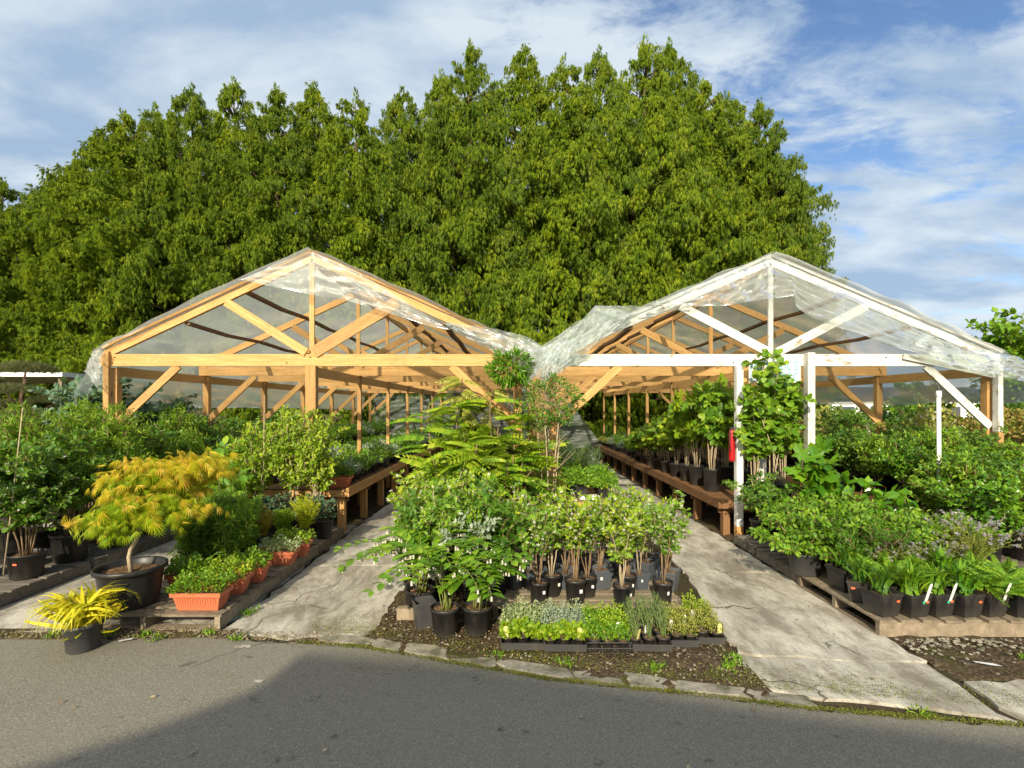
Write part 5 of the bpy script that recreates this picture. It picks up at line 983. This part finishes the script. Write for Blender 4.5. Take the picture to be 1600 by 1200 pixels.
for i, (x, y) in enumerate(sorted([(3.05, 4.75), (3.35, 4.85), (3.3, 5.2), (3.62, 5.05), (3.68, 4.68), (2.95, 5.05), (3.95, 4.95), (4.05, 4.6), (3.1, 4.45), (3.42, 4.5)])):
    (ksp if i % 2 else ksd).spawn(f'low spreading shrub between the charcoal tub and the figs, {words[i]} nearest the path', (x, y, .127), i*1.4, r.uniform(.9, 1.1), 'low spreading shrubs on the right pallets')
F1 = [k_feather(1, 'fresh_green', .18, 90, ('w', 'r', 'g'), False), k_feather(2, 'fresh_green', .17, 90, ('w', 'r', 'g'), False), k_feather(3, 'glossy_green', .18, 80, ('r',), False), k_feather(4, 'mid_green', .17, 40, ('r',), False), k_feather(5, 'fresh_green', .20, 54, ('w',)), k_feather(6, 'fresh_green', .16, 50)]
row1 = [(2.74, 3.80, 3, .25, 'first from the path, strap-leaved'), (2.945, 3.79, 0, .2, 'second from the path'), (3.13, 3.80, 1, .22, 'third from the path'), (3.33, 3.79, 2, .2, 'fourth from the path'), (3.52, 3.80, 4, .2, 'fifth from the path'), (3.73, 3.80, 4, .15, 'sixth from the path'), (4.0, 3.82, 0, .15, 'last, at the photo edge')]
for i, (x, y, q, rz, t) in enumerate(row1): F1[q].spawn(f'square black pot in the front row of the right pallet, {t}', (x, y, .127), rz, 1, 'square black pots in the front row')
for i, (x, y, q) in enumerate([(2.76, 4.04, 3), (2.98, 4.06, 5), (3.2, 4.06, 1), (3.42, 4.06, 2), (3.64, 4.06, 0), (3.88, 4.08, 5), (2.80, 4.30, 3), (3.04, 4.3, 5)]): F1[q].spawn(f'leafy plant in a square black pot behind the front row, {words[i]} from the path', (x, y, .127), r.uniform(0, 1), r.uniform(.95, 1.1), 'square black pots behind the front row')
kw = k_wispy(1); kw.spawn('fan of wiry lilac-tipped stems at the right end of the front rows', (3.86, 4.28, .127), 0, 1.25)
kw.spawn('lower clump of lilac-flowered stems left of the tall fan', (3.42, 4.30, .127), 1, .9, 'low lilac clumps'); kw.spawn('lilac-flowered clump beside the brown bench post', (3.66, 4.42, .127), 2, .85); kw.spawn('lilac-flowered clump in shade behind the feathery plants', (3.2, 4.28, .127), 3, .8)
# glossy shrubs massed at the right
kq = [k_shrub('potted_shrub', 180+i, m, .14, .24, .66+.05*i, .36, 9, 12, .26, 66, .046, OVAL, 'brown_bark', first=.1, subsub=2, up=.6, sticker='orange_tag', flat=.35) for i, m in enumerate(('glossy_green', 'fresh_green', 'mid_green'))]
n = 0
for row, y in enumerate((5.15, 5.6, 6.05)):
    for i, x in enumerate((4.78, 5.2, 5.6, 6.0, 6.4)):
        kq[(i+row) % 3].spawn(f'glossy shrub in a black tub, {words[i]} from the bench post in {("front", "second", "third")[row]} far-right row', (x+.12*row+r.uniform(-.05, .05), y, .127), r.uniform(0, 6), r.uniform(.95, 1.1)*(1+.04*row), 'glossy shrubs in tubs at far right')
for j in range(14):
    for i in range(3):
        (kq[(i+j) % 3] if j < 5 else kmix[(3, 1, 4)[j % 3]] if j < 9 else kq[1]).spawn(f'bushy green shrub on the brown bench, {("path side", "middle", "far side")[i]}, {words[j]} from the bench end', (4.95+i*.45, 6.42+j*.5, .46), r.uniform(0, 6), r.uniform(.86, 1.0)*(1 if j < 5 or j > 8 else .8), 'shrubs on the brown bench')
right_back = [(6.9, 7.2, 1), (7.6, 8.0, 4), (6.8, 8.4, 3), (8.2, 6.9, 0), (7.5, 9.6, 1), (6.9, 10.6, 0), (8.6, 9.2, 3), (8.0, 11.0, 4), (9.2, 11.4, 1), (7.2, 12.6, 3), (8.6, 13.2, 0), (10.0, 12.6, 5), (7.6, 14.6, 1), (9.4, 15.0, 3), (11, 14.6, 0), (8.2, 16.8, 4), (10.2, 17.2, 1), (12.2, 16.6, 5), (6.9, 6.2, 0), (7.6, 5.6, 1), (7.3, 6.6, 4), (12.0, 13.2, 1), (9.6, 9.8, 5), (10.6, 10.8, 0)]
right_back = sorted([p for p in right_back if p[0]/p[1] < 1.09], key=lambda p: p[1])
for i, (x, y, k) in enumerate(right_back): kmix[k].spawn(f'{kinds[k]} shrub of the mixed bed right of the white-fronted greenhouse, {ordn[i]} nearest', (x, y, 0), i*1.1, r.uniform(1.05, 1.45), 'mixed shrubs along the right side')
kbk = k_shrub('broadleaf_tree', 190, 'fresh_green', .2, .1, 3.6, 1.2, 8, 12, .9, 42, .14, OVAL, 'brown_bark', first=.3, subsub=3, cat='tree')
for x, y, s_, t in ((12.3, 12.2, 1.05, 'bright young broadleaf tree above the right eave'), (13.2, 12.6, 1.15, 'broadleaf tree at the right edge beyond the eave'), (12.2, 15.5, .72, 'low broadleaf tree behind the mixed bed'), (16.8, 15.0, 1.1, 'broadleaf tree past the right edge, nearer of two'), (19.5, 17.5, 1.3, 'broadleaf tree past the right edge, farther of two')): kbk.spawn(t, (x, y, 0), x, s_, 'broadleaf trees at the right', skip=('pot', 'soil'))
# ================================================================ SMALL THINGS
r = rr(200)
# sign board between the white posts, blue-green lettering half hidden by leaves
sg = empty('sign_board', 'white sign with worn blue and teal painted letters under the white beam', 'sign', (3.30, 6.44, 2.11))
part('board', MB().box(-.32, .33, 0, .012, -.145, .145), 'white_plastic', sg)
def arc(cx, cz, a, b, t0, t1, k=14): return [(cx+a*cos(t), -.003, cz+b*sin(t)) for t in np.linspace(t0, t1, k)]
def stroke(mb, pts, w):
    P = np.array(pts); T_ = np.gradient(P, axis=0); T_ /= np.linalg.norm(T_, axis=1)[:, None]; Nn = np.stack([-T_[:, 2], 0*T_[:, 0], T_[:, 0]], 1)*w/2; m = len(P)
    V = np.concatenate([P+Nn, P-Nn]); mb.add(V, [(i, i+1, m+i+1, m+i) for i in range(m-1)])
for row, (z0, L) in enumerate(((.065, 'HUOPNDCS'), (-.075, 'COUDNOSC'))):
    for i, ch in enumerate(L):
        mb = MB(); cx = -.27+i*.077; a, b = .026, .048
        if ch in 'OC': stroke(mb, arc(cx, z0, a, b, .7 if ch == 'C' else 0, 2*pi-(.7 if ch == 'C' else 0), 20), .014)
        elif ch == 'H': [stroke(mb, [(cx+sx*a, -.003, z0-b), (cx+sx*a, -.003, z0+b)], .013) for sx in (-1, 1)]; stroke(mb, [(cx-a, -.0035, z0), (cx+a, -.0035, z0)], .012)
        elif ch == 'U': stroke(mb, [(cx-a, -.003, z0+b)]+arc(cx, z0-b*.3, a, b*.7, pi, 2*pi)+[(cx+a, -.003, z0+b)], .013)
        elif ch == 'N': stroke(mb, [(cx-a, -.003, z0-b), (cx-a, -.003, z0+b)], .013); stroke(mb, [(cx-a, -.0035, z0+b), (cx+a, -.0035, z0-b)], .012); stroke(mb, [(cx+a, -.004, z0-b), (cx+a, -.004, z0+b)], .013)
        elif ch in 'PD': stroke(mb, [(cx-a, -.003, z0-b), (cx-a, -.003, z0+b)], .013); stroke(mb, arc(cx-a, z0+(b*.45 if ch == 'P' else 0), a*1.9, b*(.5 if ch == 'P' else .95), -pi/2, pi/2), .013)
        elif ch == 'S': stroke(mb, arc(cx, z0+b*.45, a, b*.5, .3, pi*1.45, 10)+arc(cx, z0-b*.45, a, b*.5, pi*.45, -pi*.75, 10), .013)
        part('letter', mb, 'teal_ink' if (i*3+row) % 4 in (0, 3) or i > 4 else 'blue_ink', sg)
# red tube on the white post
t = empty('fire_extinguisher', 'slim red extinguisher hanging on the left side of the first white post', 'extinguisher', (2.775, 6.46, .97))
mb = MB(); mb.lathe([(.022, 0), (.036, .012), (.038, .03), (.038, .36), (.030, .395), (.014, .41)], 18); part('cylinder', mb, 'red_plastic', t, True)
mb = MB(); mb.box(-.018, .018, -.018, .018, .411, .44); part('valve', mb, 'dark_metal', t); mb = MB(); mb.tube([(0, -.02, .43), (-.01, -.05, .46), (-.015, -.07, .47)], .006, .005); part('handle', mb, 'dark_metal', t, True); mb = MB(); mb.tube([(.0, -.03, .43), (-.04, -.04, .38), (-.042, -.03, .25), (-.03, -.03, .12)], .007, .006); part('hose', mb, 'dark_metal', t, True)
# white standpipe
t = empty('standpipe', 'white plastic standpipe rising from the shrubs inside the right greenhouse', 'pipe', (4.80, 5.76, 0))
part('pipe', MB().tube([(0, 0, 0), (0.004, 0, .9), (0, 0, 1.84)], .021, .021, 14), 'white_plastic', t, True)
for z in (1.05, 1.80): mb = MB(); mb.lathe([(.021, -.035), (.027, -.03), (.027, .03), (.021, .035)], 14, (0.002, 0, z)); part('coupling', mb, 'white_plastic', t, True)
mb = MB(); mb.lathe([(.013, 1.84), (.013, 1.87), (.007, 1.88), (.007, 1.91), (.0, 1.915)], 10); part('nozzle', mb, 'dark_metal', t, True)
# white wire ring
mb = MB(); mb.tube([(.10*cos(a), 0, .12*sin(a)) for a in np.linspace(0, 2*pi, 25)], .008, .008, 6); mb.tube([(-.07, 0, .08), (.07, 0, -.08)], .006, .006, 5); mb.tube([(-.02, 0, .11), (.02, 0, -.11)], .006, .006, 5)
tag(link('wire_ring', mb.mesh('wire_ring', 'white_plastic', True), None, (6.2, 7.2, 1.10)), 'round white wire ring among the shrubs right of the white standpipe', 'wire ring')
# bamboo canes
def cane(x, y, z, h, dx, dy, label): 
    o = link('cane', MB().tube([(0, 0, 0), (dx*.5+.004, dy*.5, h*.5), (dx, dy, h)], .006, .004, 6).mesh('cane', 'pale_bark', True), None, (x, y, z)); tag(o, label, 'cane')
cane(-4.42, 4.45, .2, 1.45, .12, .05, 'long pale bamboo cane leaning in the red-stickered tub at far left')
cane(-4.98, 4.6, .2, 1.35, -.06, .05, 'bamboo cane among dark leaves at the very left edge')
cane(-3.02, 6.2, .3, 1.5, .02, 0, 'pale cane sticking out of the top of the yellow-green climbers')
cane(3.34, 6.2, .6, .9, -.3, .02, 'pale cane slanting across the lime trees by the white posts'); cane(-5.65, 8.0, 0, 1.8, .05, 0, 'thin cane standing before the low film left of the greenhouse')
cane(6.7, 8.4, 0, 1.6, .25, 0, 'dark slanting stake right of the wire ring')
# seedling tag lying, labels, paper
mb = MB(); mb.add([(-.05, 0, .0), (.05, .01, .004), (.09, -.015, .008), (.04, -.03, .006), (-.04, -.02, .002)], [(0, 1, 2, 3, 4)]); tag(link('paper_scrap', mb.mesh('paper_scrap', 'white_plastic'), None, (2.98, 3.24, .036), -.5), 'white scrap of plastic lying on the dark soil at the right', 'scrap')
mb = MB(); mb.add([(-.04, 0, 0), (.04, .01, .004), (.05, -.02, .006), (-.03, -.025, .002)], [(0, 1, 2, 3)]); tag(link('paper_scrap', mb.mesh('paper_scrap', 'white_plastic'), None, (-2.72, 3.60, .018), .3), 'white scrap on the ground just right of the yellow grass pot', 'scrap')
mb = MB(); mb.add([(-.05, 0, 0), (.0, .005, .02), (.06, 0, .06), (.0, 0, .07), (-.06, 0, .03)], [(0, 1, 2, 3, 4)]); tag(link('paper_tag', mb.mesh('paper_tag', 'white_plastic'), None, (4.08, 4.72, .62), .2), 'loose pale plastic tag caught at the top of a bare twig by the lilac fans', 'tag')
# low white building and shelter in the distance
b = empty('white_building', 'low white building with grey roof seen through the right greenhouse', 'building', (22, 28, 0))
part('wall', MB().box(-5.5, 5, 0, 5, 0, 2.15), 'white_plastic', b); mb = MB(); mb.add([(-5.8, -.3, 2.12), (5.3, -.3, 2.12), (5.3, 2.5, 2.75), (-5.8, 2.5, 2.75), (-5.8, 5.3, 2.12), (5.3, 5.3, 2.12), (-5.8, -.3, 2.22), (5.3, -.3, 2.22), (5.3, 2.5, 2.87), (-5.8, 2.5, 2.87), (-5.8, 5.3, 2.22), (5.3, 5.3, 2.22)], [(6, 7, 8, 9), (9, 8, 11, 10), (0, 1, 7, 6), (0, 3, 2, 1), (3, 4, 5, 2), (4, 10, 11, 5), (0, 6, 9, 3), (3, 9, 10, 4), (1, 2, 8, 7), (2, 5, 11, 8)]); part('roof', mb, 'charcoal_plastic', b)
for x in (-4.2, -2.4, -.4, 1.6, 3.6): w_ = part('window', MB().box(x, x+.9, -.04, -.002, .9, 1.7), 'grey_plastic', b); link('frame', MB().box(x-.05, x+.95, -.02, -.001, .84, .898).mesh('frame', 'white_plastic'), w_)
b = empty('open_shelter', 'low white-edged shelter roof behind the cloud-pruned pine at far left', 'shelter', (-14.5, 14, 0))
part('roof', MB().box(-4, 2.2, 0, 4, 2.50, 2.62), 'white_plastic', b)
for x in (-3.8, -1.8, .2, 2.0): part('post', MB().box(x, x+.1, .1, .2, 0, 2.498), 'weathered_timber', b)
# ================================================================ GROUND LITTER
def on_edge(x, off): return edge_y(x)+off
def clumps(name, mat, P, size, tmpl=OVAL, up=1.0, seed=1, kind='stuff'):
    q = rr(seed); n = len(P); D_ = q.normal(0, 1, (n, 3)); D_[:, 2] = np.abs(D_[:, 2])*up; o = link(name, leafmesh(name, mat, scatter(tmpl, P, D_, np.array([0, 0, 1.])+q.normal(0, .3, (n, 3)), size*q.uniform(.5, 1.4, n)))); o['kind'] = kind; return o
leafmat('moss', [(.055, .075, .012), (.10, .12, .015), (.17, .18, .02), (.22, .20, .03)], .1, .9)
leafmat('litter', [(.10, .065, .035), (.22, .15, .08), (.38, .29, .18), (.50, .42, .28)], .1, .8)
n = 26000; x = r.uniform(-1.5, 3.4, n); band = r.uniform(0, 1, n); patch = .5+.5*np.sin(x*7)*np.sin(x*3.1+1); keep = r.uniform(0, 1, n) < (.25+.75*patch)
off = np.where(band < .6, r.normal(.005, .014, n), .15+np.abs(r.normal(0, .13, n))); P = np.stack([x, np.array([edge_y(v) for v in x])+off, np.where(band < .6, .006, .018)+r.uniform(0, .006, n)], 1)[keep]
clumps('moss', 'moss', P, .011, LEAF, .8, 3)
n = 2600; x = r.uniform(-6, -1.5, n); P = np.stack([x, np.array([edge_y(v) for v in x])+np.abs(r.normal(.02, .05, n)), .012+r.uniform(0, .006, n)], 1); clumps('moss', 'moss', P, .011, LEAF, .8, 4)
n = 1300; x = r.uniform(-1.0, 1.5, n); y = np.array([edge_y(v) for v in x])+r.uniform(.1, .95, n); P = np.stack([x, y, .028+r.uniform(0, .004, n)], 1); clumps('litter', 'litter', P, .017, LEAF, .2, 5)
n = 2600; x = r.uniform(-5.5, -1.2, n); P = np.stack([x, np.array([edge_y(v) for v in x])+r.uniform(-.03, .14, n), .016+r.uniform(0, .004, n)], 1); clumps('litter', 'litter', P, .016, LEAF, .2, 6)
n = 260; x = r.uniform(-4.5, 4.5, n); y = r.uniform(2.3, 6.5, n); P = np.stack([x, y, np.full(n, .016)], 1); P = P[(np.abs(x) < y*1.05) & ((y < np.array([edge_y(v) for v in x])) | ((x > -2.1) & (x < -1)) | ((x > 1.8) & (x < 2.6)))]; clumps('fallen_leaves', 'litter', P, .022, OVAL, .15, 12)
# little weeds
cl = np.array([(-2.62, 3.66), (-2.5, 3.64), (-3.3, 3.68), (-2.2, 3.72), (-2.08, 4.1), (-2.10, 4.05), (-1.95, 3.62), (1.42, 3.26), (1.46, 3.32), (1.36, 3.22), (3.35, 3.35), (.35, 3.28), (-.1, 3.38), (.9, 3.2), (-2.9, 3.7), (-3.9, 3.7), (2.2, 2.74)])
P = np.repeat(cl, 46, 0)+r.normal(0, .028, (46*len(cl), 2)); P = np.c_[P, np.full(len(P), .014)]; clumps('weeds', 'fresh_green', P, .036, NARROW, 1.6, 7)
# chips of stone on the soil
def stones(name, mat, P, s0, s1, seed):
    q = rr(seed); mb = MB()
    for p in P:
        s_ = q.uniform(s0, s1); V = np.array([(-1, -.7, 0), (.1, -1, 0), (1, -.5, 0), (.8, .8, 0), (-.5, .9, 0), (-.7, -.4, .5), (.5, -.5, .6), (.6, .4, .45), (-.4, .5, .5)])*s_*q.uniform(.6, 1.2, (9, 3)); a = q.uniform(0, 6); V = np.stack([V[:, 0]*cos(a)-V[:, 1]*sin(a), V[:, 0]*sin(a)+V[:, 1]*cos(a), V[:, 2]], 1)+p
        mb.add(V, [(0, 1, 6, 5), (1, 2, 6), (2, 3, 7, 6), (3, 4, 8, 7), (4, 0, 5, 8), (5, 6, 7, 8)])
    o = link(name, mb.mesh(name, mat)); o['kind'] = 'stuff'
n = 300; x = 2.68+r.gamma(1.6, .5, n); y = 3.62-np.abs(r.normal(0, .14, n)); stones('gravel', 'kerb_concrete', np.stack([x, y, np.full(n, .018)], 1), .003, .018, 8)
n = 300; x = r.uniform(-5, -1.9, n); y = np.array([edge_y(v) for v in x])+r.uniform(0, .12, n); stones('gravel', 'kerb_concrete', np.stack([x, y, np.full(n, .014)], 1), .003, .012, 9)
n = 220; x = r.uniform(-1, 1.45, n); y = np.array([edge_y(v) for v in x])+r.uniform(.14, .8, n); stones('gravel', 'kerb_concrete', np.stack([x, y, np.full(n, .024)], 1), .003, .014, 10)
n = 260; x = r.uniform(-2.1, 2.6, n); y = r.uniform(3.6, 7, n); stones('gravel', 'kerb_concrete', np.stack([x, y, np.full(n, .012)], 1), .002, .007, 11)
# pale spots spilled on the asphalt
for i, (px, py, w) in enumerate(((380, 1012, .05), (405, 1066, .035))):
    X, Y = G(px, py); mb = MB(); k = 18; a = np.linspace(0, 2*pi, k, endpoint=False); q = w*(1+.45*r.normal(0, .6, k)); mb.add([(X+q[j]*cos(a[j]), Y+q[j]*.5*sin(a[j]), .008) for j in range(k)], [tuple(range(k))]); setting('road_stain', mb, 'concrete')

# bench flats: pale zigzag-fronted trays at the head of the centre bench
for i, (x, t_) in enumerate(((.55, 'left'), (.98, 'right'))):
    mb = MB(); w = .26
    mb.add([(-w/2, 0, 0), (w/2, 0, 0), (w/2, 0, .008), (-w/2, 0, .008)], [(0, 1, 2, 3)])
    for j in range(4): a = -w/2+w*j/4; b = a+w/4; mb.add([(a, -.002, .006), (b, -.002, .006), ((a+b)/2, -.002, .062)], [(0, 1, 2)])
    mb.box(-w/2, w/2, .004, .34, 0, .012); o = empty('herb_flat', f'pale grey zigzag-fronted flat at the head of the centre bench, {t_} one', 'plant tray', (x, 6.38, .502), 0); part('tray', mb, 'white_plastic', o)
